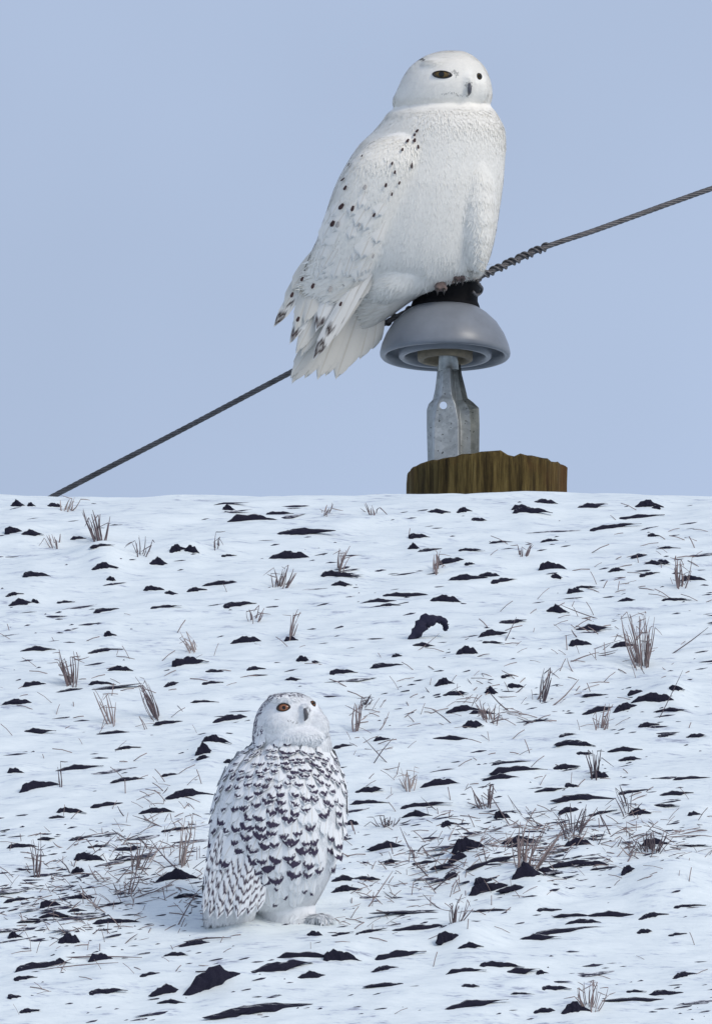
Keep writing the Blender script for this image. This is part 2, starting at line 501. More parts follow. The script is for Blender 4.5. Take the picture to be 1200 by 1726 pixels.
# ---- positions of bare soil read off the field: quarter offset, then (x, y, width, height) at double size
Q = {
 (0, 830): [(60,40,30,25),(107,44,20,18),(185,45,30,14),(270,155,40,16),(50,130,50,30),(105,140,60,18),(355,262,60,28),(375,297,22,16),(345,212,55,12),(125,277,60,22),(535,235,50,30),(600,195,45,32),(645,193,38,40),(860,85,110,38),(940,75,60,16),(770,55,30,20),(1010,135,150,26),(975,215,90,30),(770,213,35,12),(525,327,55,18),(575,342,35,10),(660,330,50,14),(750,306,100,14),(555,385,80,16),(805,378,80,18),(70,375,60,24),(50,350,40,12),(120,370,18,18),(220,370,42,12),(370,395,80,10),(1150,313,45,12),(370,475,30,40),(830,498,72,30),(640,570,90,50),(605,585,30,25),(125,528,85,16),(355,535,90,10),(405,597,60,16),(120,645,72,30),(345,647,50,14),(245,668,110,8),(360,665,190,10),(60,708,80,24),(690,705,65,10),(580,775,100,12),(120,806,85,16),(860,595,50,14),(1020,562,30,32),(1065,570,18,26),(1155,605,70,20),(985,630,35,10),(725,845,55,35),(780,760,90,20),(985,490,36,40),(1140,280,80,30),(400,810,90,8),(585,650,50,10),(725,608,50,8),(715,645,50,8)],
 (600, 830): [(210,150,45,20),(195,188,30,20),(240,198,80,10),(315,233,80,18),(385,243,30,12),(385,195,55,14),(275,65,50,12),(365,62,40,16),(410,95,40,10),(560,55,50,24),(590,67,80,26),(785,46,80,16),(985,45,60,26),(635,35,55,14),(950,82,100,22),(865,115,110,22),(1010,62,18,10),(1000,146,35,14),(655,162,40,10),(490,168,50,8),(665,250,70,38),(675,292,26,10),(365,290,100,26),(450,287,50,14),(495,297,75,22),(170,347,130,24),(80,370,80,10),(110,383,50,8),(300,360,65,32),(740,333,45,28),(775,325,50,10),(675,395,50,32),(455,480,80,30),(375,535,50,30),(460,513,50,14),(760,508,60,26),(790,458,90,18),(900,515,70,20),(515,437,90,8),(140,552,30,22),(115,585,100,14),(225,515,50,12),(300,645,50,26),(330,685,65,14),(510,627,35,12),(540,655,45,20),(455,670,35,36),(365,735,70,20),(390,785,50,30),(430,745,60,20),(820,685,70,8),(820,735,100,14),(910,730,70,26),(1005,710,90,34),(950,690,50,26),(1080,685,35,36),(1060,748,80,10),(980,788,60,16),(720,852,80,12),(710,828,45,10),(95,832,40,12),(320,830,110,12),(1040,822,50,8),(1140,822,60,14),(610,770,60,14),(1140,290,60,26),(1000,245,50,14),(880,262,40,14),(1030,240,40,16),(985,278,60,14),(1075,362,60,10),(915,362,40,10),(1050,188,60,8),(960,218,40,10)],
 (0, 1240): [(55,120,40,35),(145,165,110,40),(260,110,110,14),(430,42,60,10),(430,160,70,10),(580,147,45,10),(730,25,60,30),(690,55,50,50),(690,85,35,14),(775,90,30,16),(365,238,100,16),(240,256,60,22),(200,277,45,6),(640,220,110,28),(525,263,80,22),(595,317,90,16),(80,372,65,18),(150,350,50,8),(270,350,70,8),(420,385,90,12),(330,385,60,10),(305,415,70,40),(600,475,90,36),(640,547,70,12),(265,460,30,24),(65,553,70,16),(175,575,50,34),(190,615,80,20),(260,598,45,12),(280,550,60,14),(375,575,90,14),(400,627,130,24),(110,628,110,10),(50,675,36,22),(235,690,60,40),(345,745,60,50),(150,775,150,36),(205,765,20,36),(670,700,90,20),(590,740,60,12),(510,810,60,12),(360,862,90,24),(565,865,100,30),(730,835,170,80),(930,815,180,28),(1040,755,140,30),(1150,745,90,60),(1050,825,80,22),(900,925,260,22),(1060,670,40,20),(1150,672,60,12),(55,885,40,8),(1160,490,60,14),(1165,520,70,24),(1190,290,24,40),(1160,35,60,12),(85,820,60,16),(580,907,60,12),(95,930,60,14)],
 (600, 1240): [(40,190,70,16),(45,228,85,20),(230,240,110,20),(205,268,65,22),(310,298,48,22),(280,162,80,24),(545,115,120,36),(520,100,90,10),(490,145,80,14),(700,112,80,16),(740,35,80,18),(710,10,40,10),(770,67,35,14),(905,52,80,10),(930,82,60,14),(820,135,50,28),(1130,143,80,16),(730,175,40,14),(645,187,90,10),(765,215,150,22),(720,255,60,20),(825,265,80,10),(945,190,90,8),(1070,197,80,10),(950,262,60,26),(1030,240,80,6),(1140,262,30,28),(495,265,45,55),(550,360,80,24),(545,383,60,14),(750,365,60,30),(1010,365,60,36),(1130,375,80,10),(110,375,100,24),(120,430,40,14),(30,485,60,10),(235,433,80,12),(390,410,90,60),(350,440,60,30),(330,490,50,16),(310,460,80,14),(475,470,150,18),(460,525,110,46),(575,500,70,70),(640,490,70,30),(760,435,130,24),(850,455,90,10),(435,515,50,20),(540,550,80,20),(920,475,50,26),(185,600,160,8),(470,598,90,10),(660,600,70,8),(860,607,140,18),(1000,617,80,16),(765,635,80,14),(745,618,90,12),(720,658,170,16),(605,685,110,18),(40,662,90,12),(215,652,140,20),(140,740,130,40),(320,705,80,50),(385,745,50,16),(100,793,70,14),(110,842,120,12),(370,795,80,22),(485,780,110,24),(545,800,90,14),(625,803,30,14),(380,850,45,8),(560,870,50,10),(670,852,60,18),(385,905,180,24),(740,920,60,40),(635,930,50,16),(940,865,50,14),(1065,870,100,16),(950,892,150,8),(1105,810,70,16),(970,665,40,12),(1080,672,45,8),(1120,590,80,10)],
}
CLODS = []
for (ox, oy), lst in Q.items():
    for (cx, cy, w, hh) in lst:
        CLODS.append((ox + cx / 2, oy + cy / 2 + hh / 5, w / 2, hh / 2))

CP = []
for (px, py, w, hh) in CLODS:
    p, t = hit_ground(px, py)
    CP.append((p, t, w * t / FPX, hh * t / FPX))
for (p, t, w, hh) in CP:             # snow banked up against each clod
    BUMPS.append((p.x + 0.1 * w, p.y - 0.05 - hh, 0.22 * hh, 0.55 * w + 0.01, 0.05))
    BUMPS.append((p.x, p.y + 0.05, 0.35 * hh, 0.6 * w + 0.015, 0.06))
# drifts and hollows that read in the photograph
for (px, py, a, sx, sy) in [(1130, 1490, 0.035, 0.075, 0.16), (830, 1465, 0.030, 0.06, 0.10), (800, 1590, 0.030, 0.06, 0.12),
                            (410, 1558, 0.020, 0.05, 0.08), (175, 935, 0.020, 0.05, 0.15), (1125, 1170, 0.020, 0.05, 0.12),
                            (430, 1660, 0.02, 0.08, 0.12), (900, 1510, 0.02, 0.06, 0.1), (300, 1340, 0.015, 0.12, 0.15)]:
    p, t = hit_ground(px, py)
    BUMPS.append((p.x, p.y, a, sx, sy))


def spread(dense, lo, hi, grow=1.16):
    out = list(dense)
    st = dense[1] - dense[0]; v = dense[-1]
    while v < hi:
        st *= grow; v += st; out.append(min(v, hi))
    st = dense[1] - dense[0]; v = dense[0]; left = []
    while v > lo:
        st *= grow; v -= st; left.append(max(v, lo))
    return np.array(left[::-1] + out)


gx = spread(np.arange(-0.80, 0.801, 0.0075), -500, 500)
gy = spread(np.arange(y0 + 0.75, y_c + 0.5, 0.0085), -60, 1100)
GX, GY = np.meshgrid(gx, gy)
GZ = ground(GX, GY)
for (bx, by, a, sx, sy) in BUMPS:
    i0, i1 = np.searchsorted(gx, [bx - 3 * sx, bx + 3 * sx]); j0, j1 = np.searchsorted(gy, [by - 3 * sy, by + 3 * sy])
    sub = (slice(j0, j1), slice(i0, i1))
    GZ[sub] += a * np.exp(-((GX[sub] - bx) / sx) ** 2 - ((GY[sub] - by) / sy) ** 2)
ny_, nx_ = GX.shape
gme = bpy.data.meshes.new('snow_field')
vv = np.stack([GX, GY, GZ], -1).reshape(-1, 3).astype(np.float32)
idx = np.arange(nx_ * ny_).reshape(ny_, nx_)
ff = np.stack([idx[:-1, :-1], idx[:-1, 1:], idx[1:, 1:], idx[1:, :-1]], -1).reshape(-1, 4).astype(np.int32)
gme.vertices.add(len(vv)); gme.vertices.foreach_set('co', vv.ravel())
gme.loops.add(ff.size); gme.loops.foreach_set('vertex_index', ff.ravel())
gme.polygons.add(len(ff)); gme.polygons.foreach_set('loop_start', np.arange(0, ff.size, 4, dtype=np.int32))
gme.update(calc_edges=True)
gme.polygons.foreach_set('use_smooth', np.ones(len(ff), bool))
field = link('snow_field', gme, M_SNOW)
tag(field, 'snow covered stubble field rising to a crest', kind='structure')
field['category'] = 'field'
del field['category']


def ground_at(x, y):
    i = int(np.clip(np.searchsorted(gx, x) - 1, 0, nx_ - 2)); j = int(np.clip(np.searchsorted(gy, y) - 1, 0, ny_ - 2))
    fx = (x - gx[i]) / (gx[i + 1] - gx[i]); fy = (y - gy[j]) / (gy[j + 1] - gy[j])
    return float((GZ[j, i] * (1 - fx) + GZ[j, i + 1] * fx) * (1 - fy) + (GZ[j + 1, i] * (1 - fx) + GZ[j + 1, i + 1] * fx) * fy)


# ------------------------------------------------------------------ generic shape builders
def tube(points, radii, n=8, caps=True):
    """verts, faces of a round tube through points"""
    pts = [Vector(p) for p in points]
    if isinstance(radii, (int, float)): radii = [radii] * len(pts)
    vs, fs = [], []
    d0 = (pts[1] - pts[0]).normalized()
    ref = Vector((0, 0, 1)) if abs(d0.z) < 0.9 else Vector((1, 0, 0))
    side = d0.cross(ref).normalized()
    for i, p in enumerate(pts):
        d = (pts[min(i + 1, len(pts) - 1)] - pts[max(i - 1, 0)]).normalized()
        side = (side - d * side.dot(d)).normalized()
        up = d.cross(side)
        for k in range(n):
            a = 2 * math.pi * k / n
            vs.append(p + (side * math.cos(a) + up * math.sin(a)) * radii[i])
    for i in range(len(pts) - 1):
        for k in range(n):
            fs.append((i * n + k, i * n + (k + 1) % n, (i + 1) * n + (k + 1) % n, (i + 1) * n + k))
    if caps:
        fs.append(tuple(range(n))[::-1]); fs.append(tuple(range((len(pts) - 1) * n, len(pts) * n)))
    return vs, fs


def merge(parts):
    V, F = [], []
    for v, f in parts:
        o = len(V); V += list(v); F += [tuple(i + o for i in q) for q in f]
    return V, F


def lathe(profile, n=64, center=Vector((0, 0, 0))):
    """profile: list of (r, z); closed surface of revolution about world z"""
    V, F = [], []
    rows = []
    for (r, z) in profile:
        if r < 1e-6:
            rows.append([len(V)]); V.append(center + Vector((0, 0, z)))
        else:
            rows.append(list(range(len(V), len(V) + n)))
            for k in range(n):
                a = 2 * math.pi * k / n
                V.append(center + Vector((r * math.cos(a), r * math.sin(a), z)))
    for a, b in zip(rows[:-1], rows[1:]):
        for k in range(n):
            k2 = (k + 1) % n
            if len(a) == 1 and len(b) == 1: continue
            if len(a) == 1: F.append((a[0], b[k2], b[k]))
            elif len(b) == 1: F.append((a[k], a[k2], b[0]))
            else: F.append((a[k], a[k2], b[k2], b[k]))
    return V, F


def loft(sections, t0, n=28, power=2.0):
    """closed loft; section = (Lx, Ly, Rx, Ry, half depth px, depth offset px); built in the plane facing the viewer at depth t0"""
    V, F = [], []
    s = t0 / FPX
    S = np.array(sections, float); m0 = len(S)
    dense = []
    for i in range(m0 - 1):                      # ease between the given sections
        p0, p1, p2, p3 = S[max(i - 1, 0)], S[i], S[i + 1], S[min(i + 2, m0 - 1)]
        for k in range(5):
            t = k / 5
            dense.append(0.5 * (2 * p1 + (p2 - p0) * t + (2 * p0 - 5 * p1 + 4 * p2 - p3) * t * t + (3 * p1 - p0 - 3 * p2 + p3) * t ** 3))
    dense.append(S[-1])
    sections = [tuple(q) for q in dense]
    for (lx, ly, rx, ry, b, c) in sections:
        L = W(lx, ly, t0); R = W(rx, ry, t0)
        m = (L + R) / 2 + FWD * (c * s); a = (R - L) / 2
        for k in range(n):
            an = 2 * math.pi * k / n
            ca, sa = math.cos(an), math.sin(an)
            ca = math.copysign(abs(ca) ** (2 / power), ca); sa = math.copysign(abs(sa) ** (2 / power), sa)
            V.append(m + a * ca + FWD * (b * s * sa))
    for i in range(len(sections) - 1):
        for k in range(n):
            F.append((i * n + k, i * n + (k + 1) % n, (i + 1) * n + (k + 1) % n, (i + 1) * n + k))
    F.append(tuple(range(n))[::-1]); F.append(tuple(range((len(sections) - 1) * n, len(sections) * n)))
    return V, F


def ball(px, py, t, rx, ry, rz, rot=0.0, n=24):
    """ellipsoid, radii in px in the picture plane and in depth"""
    V, F = [], []
    c = W(px, py, t); s = t / FPX
    ax = RGT * math.cos(rot) + UPV * math.sin(rot); ay = UPV * math.cos(rot) - RGT * math.sin(rot)
    m = n // 2
    V.append(c + ay * ry * s)
    for i in range(1, m):
        th = math.pi * i / m
        for k in range(n):
            ph = 2 * math.pi * k / n
            V.append(c + (ay * (ry * math.cos(th)) + ax * (rx * math.sin(th) * math.cos(ph)) + FWD * (rz * math.sin(th) * math.sin(ph))) * s)
    V.append(c - ay * ry * s)
    for k in range(n): F.append((0, 1 + (k + 1) % n, 1 + k))
    for i in range(m - 2):
        for k in range(n):
            a = 1 + i * n + k; b = 1 + i * n + (k + 1) % n
            F.append((a, b, b + n, a + n))
    last = len(V) - 1
    for k in range(n): F.append((last, 1 + (m - 2) * n + k, 1 + (m - 2) * n + (k + 1) % n))
    return V, F


def fused(name, parts, voxel, smooth_it=6):
    """one continuous skin over the given closed lumps"""
    V, F = merge(parts)
    me = bpy.data.meshes.new(name + '_rough')
    me.from_pydata([tuple(v) for v in V], [], F)
    bm = bmesh.new(); bm.from_mesh(me); bmesh.ops.recalc_face_normals(bm, faces=bm.faces[:]); bm.to_mesh(me); bm.free()
    o = bpy.data.objects.new(name + '_rough', me); COL.objects.link(o)
    r = o.modifiers.new('r', 'REMESH'); r.mode = 'VOXEL'; r.voxel_size = voxel
    sm = o.modifiers.new('s', 'SMOOTH'); sm.iterations = smooth_it; sm.factor = 0.5
    dg = bpy.context.evaluated_depsgraph_get(); dg.update()
    out = bpy.data.meshes.new_from_object(o.evaluated_get(dg), preserve_all_data_layers=False, depsgraph=dg)
    bpy.data.objects.remove(o); bpy.data.meshes.remove(me)
    out.name = name
    out.polygons.foreach_set('use_smooth', np.ones(len(out.polygons), bool))
    return out


def bvh_of(me):
    return BVHTree.FromPolygons([v.co.copy() for v in me.vertices], [tuple(p.vertices) for p in me.polygons])


def to_px(P):
    """array of world points -> photograph pixels"""
    d = P - np.array(CAM)
    t = d @ np.array(FWD)
    return 600 + FPX * (d @ np.array(RGT)) / t, 863 - FPX * (d @ np.array(UPV)) / t, t


def set_tone(me, cols):
    a = me.color_attributes.new('tone', 'FLOAT_COLOR', 'POINT')
    c = np.ones((len(cols), 4), np.float32); c[:, :3] = cols
    a.data.foreach_set('color', c.ravel())


def flow_vec(ang_deg):
    """picture direction measured from straight down, positive towards the left"""
    a = np.radians(ang_deg)
    return (-np.sin(a))[:, None] * np.array(RGT) - np.cos(a)[:, None] * np.array(UPV)


def fluff(name, me, n, parent, mat, length_f, width, flow_f, tone_f, keep_f, lift=0.22, tscale=80 / FPX, nblend=0.75):
    """thousands of small feather barbs laid over a skin; lengths and widths in px"""
    me.calc_loop_triangles()
    co = np.empty(len(me.vertices) * 3, np.float32); me.vertices.foreach_get('co', co); co = co.reshape(-1, 3).astype(float)
    vn = np.empty(len(me.vertices) * 3, np.float32); me.vertices.foreach_get('normal', vn); vn = vn.reshape(-1, 3).astype(float)
    tr = np.empty(len(me.loop_triangles) * 3, np.int32); me.loop_triangles.foreach_get('vertices', tr); tr = tr.reshape(-1, 3)
    A, B, C = co[tr[:, 0]], co[tr[:, 1]], co[tr[:, 2]]
    fn = np.cross(B - A, C - A); ar = np.linalg.norm(fn, axis=1)
    facing = -(fn / np.maximum(ar, 1e-12)[:, None]) @ np.array(FWD)
    w = ar * np.where(facing > -0.25, 1.0, 0.35)
    pick = rng.choice(len(tr), n, p=w / w.sum())
    r1 = np.sqrt(rng.random(n)); r2 = rng.random(n)
    wa, wb, wc = 1 - r1, r1 * (1 - r2), r1 * r2
    P = A[pick] * wa[:, None] + B[pick] * wb[:, None] + C[pick] * wc[:, None]
    N = vn[tr[pick, 0]] * wa[:, None] + vn[tr[pick, 1]] * wb[:, None] + vn[tr[pick, 2]] * wc[:, None]
    N /= np.linalg.norm(N, axis=1)[:, None]
    px, py, tt = to_px(P)
    keep = keep_f(px, py, tt, N)
    P, N, px, py, tt = P[keep], N[keep], px[keep], py[keep], tt[keep]
    n = len(P)
    ang = flow_f(px, py) + rng.normal(0, 13, n)
    D = flow_vec(ang)
    D -= N * np.sum(D * N, 1)[:, None]
    D /= np.maximum(np.linalg.norm(D, axis=1), 1e-6)[:, None]
    S = np.cross(D, N)
    L = length_f(px, py) * rng.uniform(0.6, 1.25, n) * tscale
    wd = width * rng.uniform(0.6, 1.3, n) * tscale
    lf = lift * rng.uniform(0.3, 1.6, n) * np.minimum(1.0, 8.0 / (L / tscale))
    lf = lf * (1 + 2.0 * np.exp(-((py - 200) / 18.0) ** 2))       # ruff at the throat stands off a little
    curl = rng.normal(0, 0.12, n)
    p1 = P - D * (L * 0.1)[:, None] - N * 0.0006
    p2 = P + D * (L * 0.5)[:, None] + N * (L * lf * 0.75)[:, None] + S * (L * curl * 0.4)[:, None]
    p3 = P + D * L[:, None] + N * (L * lf * 0.9)[:, None] + S * (L * curl)[:, None]
    V = np.empty((n, 5, 3))
    V[:, 0] = p1 - S * (wd * 0.4)[:, None]; V[:, 1] = p1 + S * (wd * 0.4)[:, None]
    V[:, 2] = p2 + S * (wd * 0.5)[:, None]; V[:, 3] = p2 - S * (wd * 0.5)[:, None]
    V[:, 4] = p3
    o = link(name, bpy.data.meshes.new(name), mat, parent)
    m = o.data
    base = np.arange(n)[:, None] * 5
    quads = base + np.array([[0, 1, 2, 3]]); tris = base + np.array([[3, 2, 4]])
    m.vertices.add(n * 5); m.vertices.foreach_set('co', V.astype(np.float32).ravel())
    li = np.concatenate([quads.ravel(), tris.ravel()]).astype(np.int32)
    ls = np.concatenate([np.arange(n) * 4, n * 4 + np.arange(n) * 3]).astype(np.int32)
    m.loops.add(len(li)); m.loops.foreach_set('vertex_index', li)
    m.polygons.add(2 * n); m.polygons.foreach_set('loop_start', ls)
    m.update(calc_edges=True)
    m.polygons.foreach_set('use_smooth', np.ones(2 * n, bool))
    tone = tone_f(px, py, n)
    set_tone(m, np.repeat(tone, 5, axis=0))
    NN = N * nblend + (N * 1.0 + D * 0.25 + S * rng.normal(0, 0.5, n)[:, None]) * (1 - nblend)
    NN /= np.linalg.norm(NN, axis=1)[:, None]
    m.normals_split_custom_set_from_vertices(np.repeat(NN, 5, axis=0).astype(np.float32).tolist())
    tag(o, kind='stuff')
    return o


def feather_mesh(name, camber=0.12, curl=0.06, nu=8, nv=5, taper=0.55, point=0.0, notch=0.0):
    """unit feather: root at origin, grows along -Y to length 1, half width 0.5 along X, face towards +Z"""
    V, UV = [], []
    for i in range(nu + 1):
        v = i / nu
        v = 1 - (1 - v) ** 1.25
        body = taper + (1 - taper) * math.sin(min(v / 0.6, 1) * math.pi / 2)
        e = max(0.0, (v - 0.68 + point * 0.3) / (0.32 + point * 0.3))
        wdt = body * math.sqrt(max(0.0, 1 - e ** 2.2)) + (0.04 if i == nu else 0)
        for j in range(nv):
            u = j / (nv - 1) - 0.5
            x = u * wdt
            z = -camber * (2 * u) ** 2 * wdt * 0.5 + curl * (v - 0.4) ** 2 * (-1 if v > 0.4 else 1)
            y = -v + (0.06 * (2 * abs(u)) ** 2 * (1 if v > 0.8 else 0)) + random.uniform(-1, 1) * notch * (v > 0.9)
            V.append((x, y, z)); UV.append((u + 0.5, v))
    F = []
    for i in range(nu):
        for j in range(nv - 1):
            a = i * nv + j
            F.append((a, a + nv, a + nv + 1, a + 1))
    me = mesh(name, V, F)
    ul = me.uv_layers.new(name='UVMap')
    for lp in me.loops:
        ul.data[lp.index].uv = UV[lp.vertex_index]
    return me


def feather_matrix(root, tip, width, normal):
    d = tip - root; L = d.length; y = -(d / L)
    n = (normal - y * normal.dot(y)).normalized()
    x = y.cross(n)
    m = Matrix.Identity(4)
    for r in range(3):
        m[r][0] = x[r] * width; m[r][1] = y[r] * L; m[r][2] = n[r] * min(L, width * 2.0); m[r][3] = root[r]
    return m


def put(name, me, parent, M):
    o = bpy.data.objects.new(name, me)
    COL.objects.link(o)
    o.parent = parent
    o.matrix_parent_inverse = parent_inv(parent)
    o.matrix_basis = M
    return o


# ------------------------------------------------------------------ pole, pin and insulator
TP = 88.6
SP = TP / FPX
pole_c = W(821, 800, TP)
pole_r = 135 * SP
pole_top = pole_c.z + 0.010
pole_base = Vector((pole_c.x, pole_c.y, ground_at(pole_c.x, pole_c.y)))
utility = empty('utility_pole', pole_base, 'weathered round timber pole carrying a steel pin and a grey porcelain insulator', 'utility pole')

n = 72
V, F = [], []
zs = [pole_base.z - 0.6, pole_base.z, pole_top - 1.2, pole_top - 0.4, pole_top - 0.15, pole_top - 0.07, pole_top - 0.03]
for zi in zs:
    for k in range(n):
        a = 2 * math.pi * k / n
        groove = 0.0035 * math.sin(a * 17 + 1.3) * math.sin(a * 5) - 0.004 * max(0, math.cos(a * 23 + 0.6)) ** 8
        r = pole_r * (1 + 0.12 * max(0, (pole_top - zi)) / 4) + groove + 0.002 * math.sin(a * 3 + zi * 2)
        V.append(Vector((pole_c.x + r * math.cos(a), pole_c.y + r * math.sin(a), zi)))
# chain-sawn, split top
def top_z(x, a):
    u = (x - pole_c.x) / pole_r
    z = pole_top + 0.004 * math.sin(6 * u + 1.0)
    z -= 0.010 * smooth01(-0.3, -1.0, u)
    if 0.22 < u < 0.40: z -= 0.006
    if 0.40 < u < 0.75: z += 0.003
    z += 0.0025 * math.sin(a * 19) * math.sin(a * 7 + 2)
    return float(z)
for ringr in (1.0, 0.97, 0.6, 0.25):
    for k in range(n):
        a = 2 * math.pi * k / n
        groove = 0.0035 * math.sin(a * 17 + 1.3) * math.sin(a * 5) - 0.004 * max(0, math.cos(a * 23 + 0.6)) ** 8
        r = (pole_r + groove) * ringr
        x = pole_c.x + r * math.cos(a)
        V.append(Vector((x, pole_c.y + r * math.sin(a), top_z(x, a) - (0.005 if ringr == 1.0 else 0.0))))
V.append(Vector((pole_c.x, pole_c.y, pole_top)))
rows = len(zs) + 4
for i in range(rows - 1):
    for k in range(n):
        F.append((i * n + k, i * n + (k + 1) % n, (i + 1) * n + (k + 1) % n, (i + 1) * n + k))
for k in range(n): F.append(((rows - 1) * n + k, (rows - 1) * n + (k + 1) % n, len(V) - 1))
F.append(tuple(range(n))[::-1])
post = link('post', mesh('post', V, F, smooth=True), M_WOOD, utility)

# insulator (axis at photograph x = 750), hung on the pin behind the pole
ins_ax = W(750, 597, TP + 0.11)
TI = TP + 0.11
SI = TI / FPX


def zpix(py):           # height of a picture row on the insulator's axis
    return W(750, py, TI).z + 0.0


ic = Vector((ins_ax.x, ins_ax.y, 0))
zr = zpix(599)          # plane of the outer rim
R0 = 110 * SI
outer = [(0.0, zpix(514)), (50 * SI, zpix(514)), (58 * SI, zpix(517)), (72 * SI, zpix(527)), (88 * SI, zpix(543)), (100 * SI, zpix(563)),
         (107 * SI, zpix(581)), (R0, zpix(594)), (109.5 * SI, zr), (107 * SI, zr - 0.004), (103 * SI, zr - 0.0045), (99.5 * SI, zr - 0.001),
         (98 * SI, zr + 0.012), (92 * SI, zr + 0.035), (80 * SI, zr + 0.04)]
under = [(80 * SI, zr + 0.04), (79 * SI, zr + 0.012), (78 * SI, zr - 0.003), (75 * SI, zr - 0.0065), (70 * SI, zr - 0.006), (67.5 * SI, zr - 0.002), (66 * SI, zr + 0.01),
         (62 * SI, zr + 0.035), (46 * SI, zr + 0.035), (44 * SI, zr + 0.03), (0, zr + 0.03)]
V, F = lathe(outer + under[1:], 80, ic)
insu = link('insulator', mesh('insulator', V, F), M_PORC, utility)
V, F = lathe([(0, zr + 0.028), (46.5 * SI, zr + 0.034), (46.5 * SI, zr - 0.004), (46 * SI, zr - 0.010), (43 * SI, zr - 0.012), (36 * SI, zr - 0.011), (34 * SI, zr - 0.002), (32 * SI, zr + 0.008), (0, zr + 0.008)], 64, ic)
link('collar', mesh('collar', V, F), M_COLLAR, insu)
# black clamp top under the bird
V, F = lathe([(0, zpix(524)), (60 * SI, zpix(521)), (58 * SI, zpix(512)), (55 * SI, zpix(504)), (55 * SI, zpix(496)), (58 * SI, zpix(488)),
              (60 * SI, zpix(480)), (61 * SI, zpix(474)), (56 * SI, zpix(470)), (40 * SI, zpix(469)), (0, zpix(470))], 56, ic)
link('clamp_cap', mesh('clamp_cap', V, F), M_RUBBER, insu)

# pressed steel pin: a ridged channel, narrowed to a stem at the top
pin_t = TI
rows_px = [  # py, then outline x of: left edge, left fold, panel left, panel right, groove, right fold, right edge
    (612, 737, 741, 746, 757, 764, 771, 776),
    (630, 736, 741, 747, 758, 765, 772, 778),
    (655, 733, 739, 746, 759, 767, 776, 784),
    (673, 729, 736, 744, 761, 769, 780, 788),
    (680, 722, 731, 741, 763, 771, 786, 797),
    (690, 719, 727, 736, 767, 774, 791, 807),
    (720, 719, 727, 732, 772, 777, 793, 808),
    (800, 721, 728, 731, 773, 777, 793, 807),
    (880, 721, 728, 731, 773, 777, 793, 807),
]
dep = [0.030, 0.018, -0.016, -0.022, 0.034, 0.030, 0.012]
V, F = [], []
for (py, *xs) in rows_px:
    w_ = (xs[-1] - xs[0]) / 88.0
    for x, d in zip(xs, dep):
        p = W(x, py, pin_t)
        V.append(Vector((p.x, ic.y + d * (0.55 + 0.45 * w_), p.z)))
    for x, d in zip(xs[::-1], dep[::-1]):
        p = W(x, py, pin_t)
        V.append(Vector((p.x, ic.y + d * (0.55 + 0.45 * w_) + 0.005, p.z)))
m_ = 14
for i in range(len(rows_px) - 1):
    for k in range(m_):
        F.append((i * m_ + k, (i + 1) * m_ + k, (i + 1) * m_ + (k + 1) % m_, i * m_ + (k + 1) % m_))
F.append(tuple(range(m_))); F.append(tuple(range((len(rows_px) - 1) * m_, len(rows_px) * m_))[::-1])
pm = mesh('pin', V, F, smooth=False)
pin = link('pin', pm, M_GALV, utility)
bmx = bmesh.new(); bmx.from_mesh(pm); bmesh.ops.recalc_face_normals(bmx, faces=bmx.faces[:]); bmx.to_mesh(pm); bmx.free()
# bolt hole punched through the panel
hole_c = W(747, 688, pin_t)
bpy.context.view_layer.update()
hv, hf = [], []
for s_, yy_ in ((0, -0.06), (1, 0.06)):
    for k in range(20):
        a = 2 * math.pi * k / 20
        hv.append(Vector((hole_c.x + 6.2 * SI * math.cos(a), ic.y + yy_, hole_c.z + 6.6 * SI * math.sin(a) + yy_ * math.tan(PITCH + 0.004))))
hf = [(k, (k + 1) % 20, 20 + (k + 1) % 20, 20 + k) for k in range(20)] + [tuple(range(20))[::-1], tuple(range(20, 40))]
cut = bpy.data.objects.new('cut', mesh('cut', hv, hf)); COL.objects.link(cut)
bb = bmesh.new(); bb.from_mesh(cut.data); bmesh.ops.recalc_face_normals(bb, faces=bb.faces[:]); bb.to_mesh(cut.data); bb.free()
tmp = bpy.data.objects.new('tmp', pm); COL.objects.link(tmp)
bo = tmp.modifiers.new('b', 'BOOLEAN'); bo.operation = 'DIFFERENCE'; bo.object = cut; bo.solver = 'EXACT'
bv = tmp.modifiers.new('v', 'BEVEL'); bv.width = 0.0012; bv.segments = 2; bv.limit_method = 'ANGLE'
dg = bpy.context.evaluated_depsgraph_get(); dg.update()
nm = bpy.data.meshes.new_from_object(tmp.evaluated_get(dg), depsgraph=dg)
bpy.data.objects.remove(tmp); bpy.data.objects.remove(cut)
pin.data = nm; nm.name = 'pin'; nm.materials.clear(); nm.materials.append(M_GALV)
# threaded stem going up into the insulator
V, F = tube([Vector((ic.x + 6 * SI, ic.y + 0.0, zpix(625))), Vector((ic.x + 3 * SI, ic.y, zpix(560)))], [17 * SI, 14 * SI], 16)
link('stem', mesh('stem', V, F), M_GALV, utility)
# through bolts holding the pin to the far side of the pole
for pz in (0.12, 0.30):
    z_ = pole_top - pz
    yb = pole_c.y + math.sqrt(pole_r ** 2 - (ic.x - pole_c.x) ** 2)
    V, F = merge([tube([Vector((ic.x, yb - 0.06, z_)), Vector((ic.x, ic.y + 0.03, z_))], 0.008, 10),
                  tube([Vector((ic.x, ic.y + 0.006, z_)), Vector((ic.x, ic.y + 0.02, z_))], 0.015, 6)])
    link('bolt', mesh('bolt', V, F, False), M_GALV, utility)

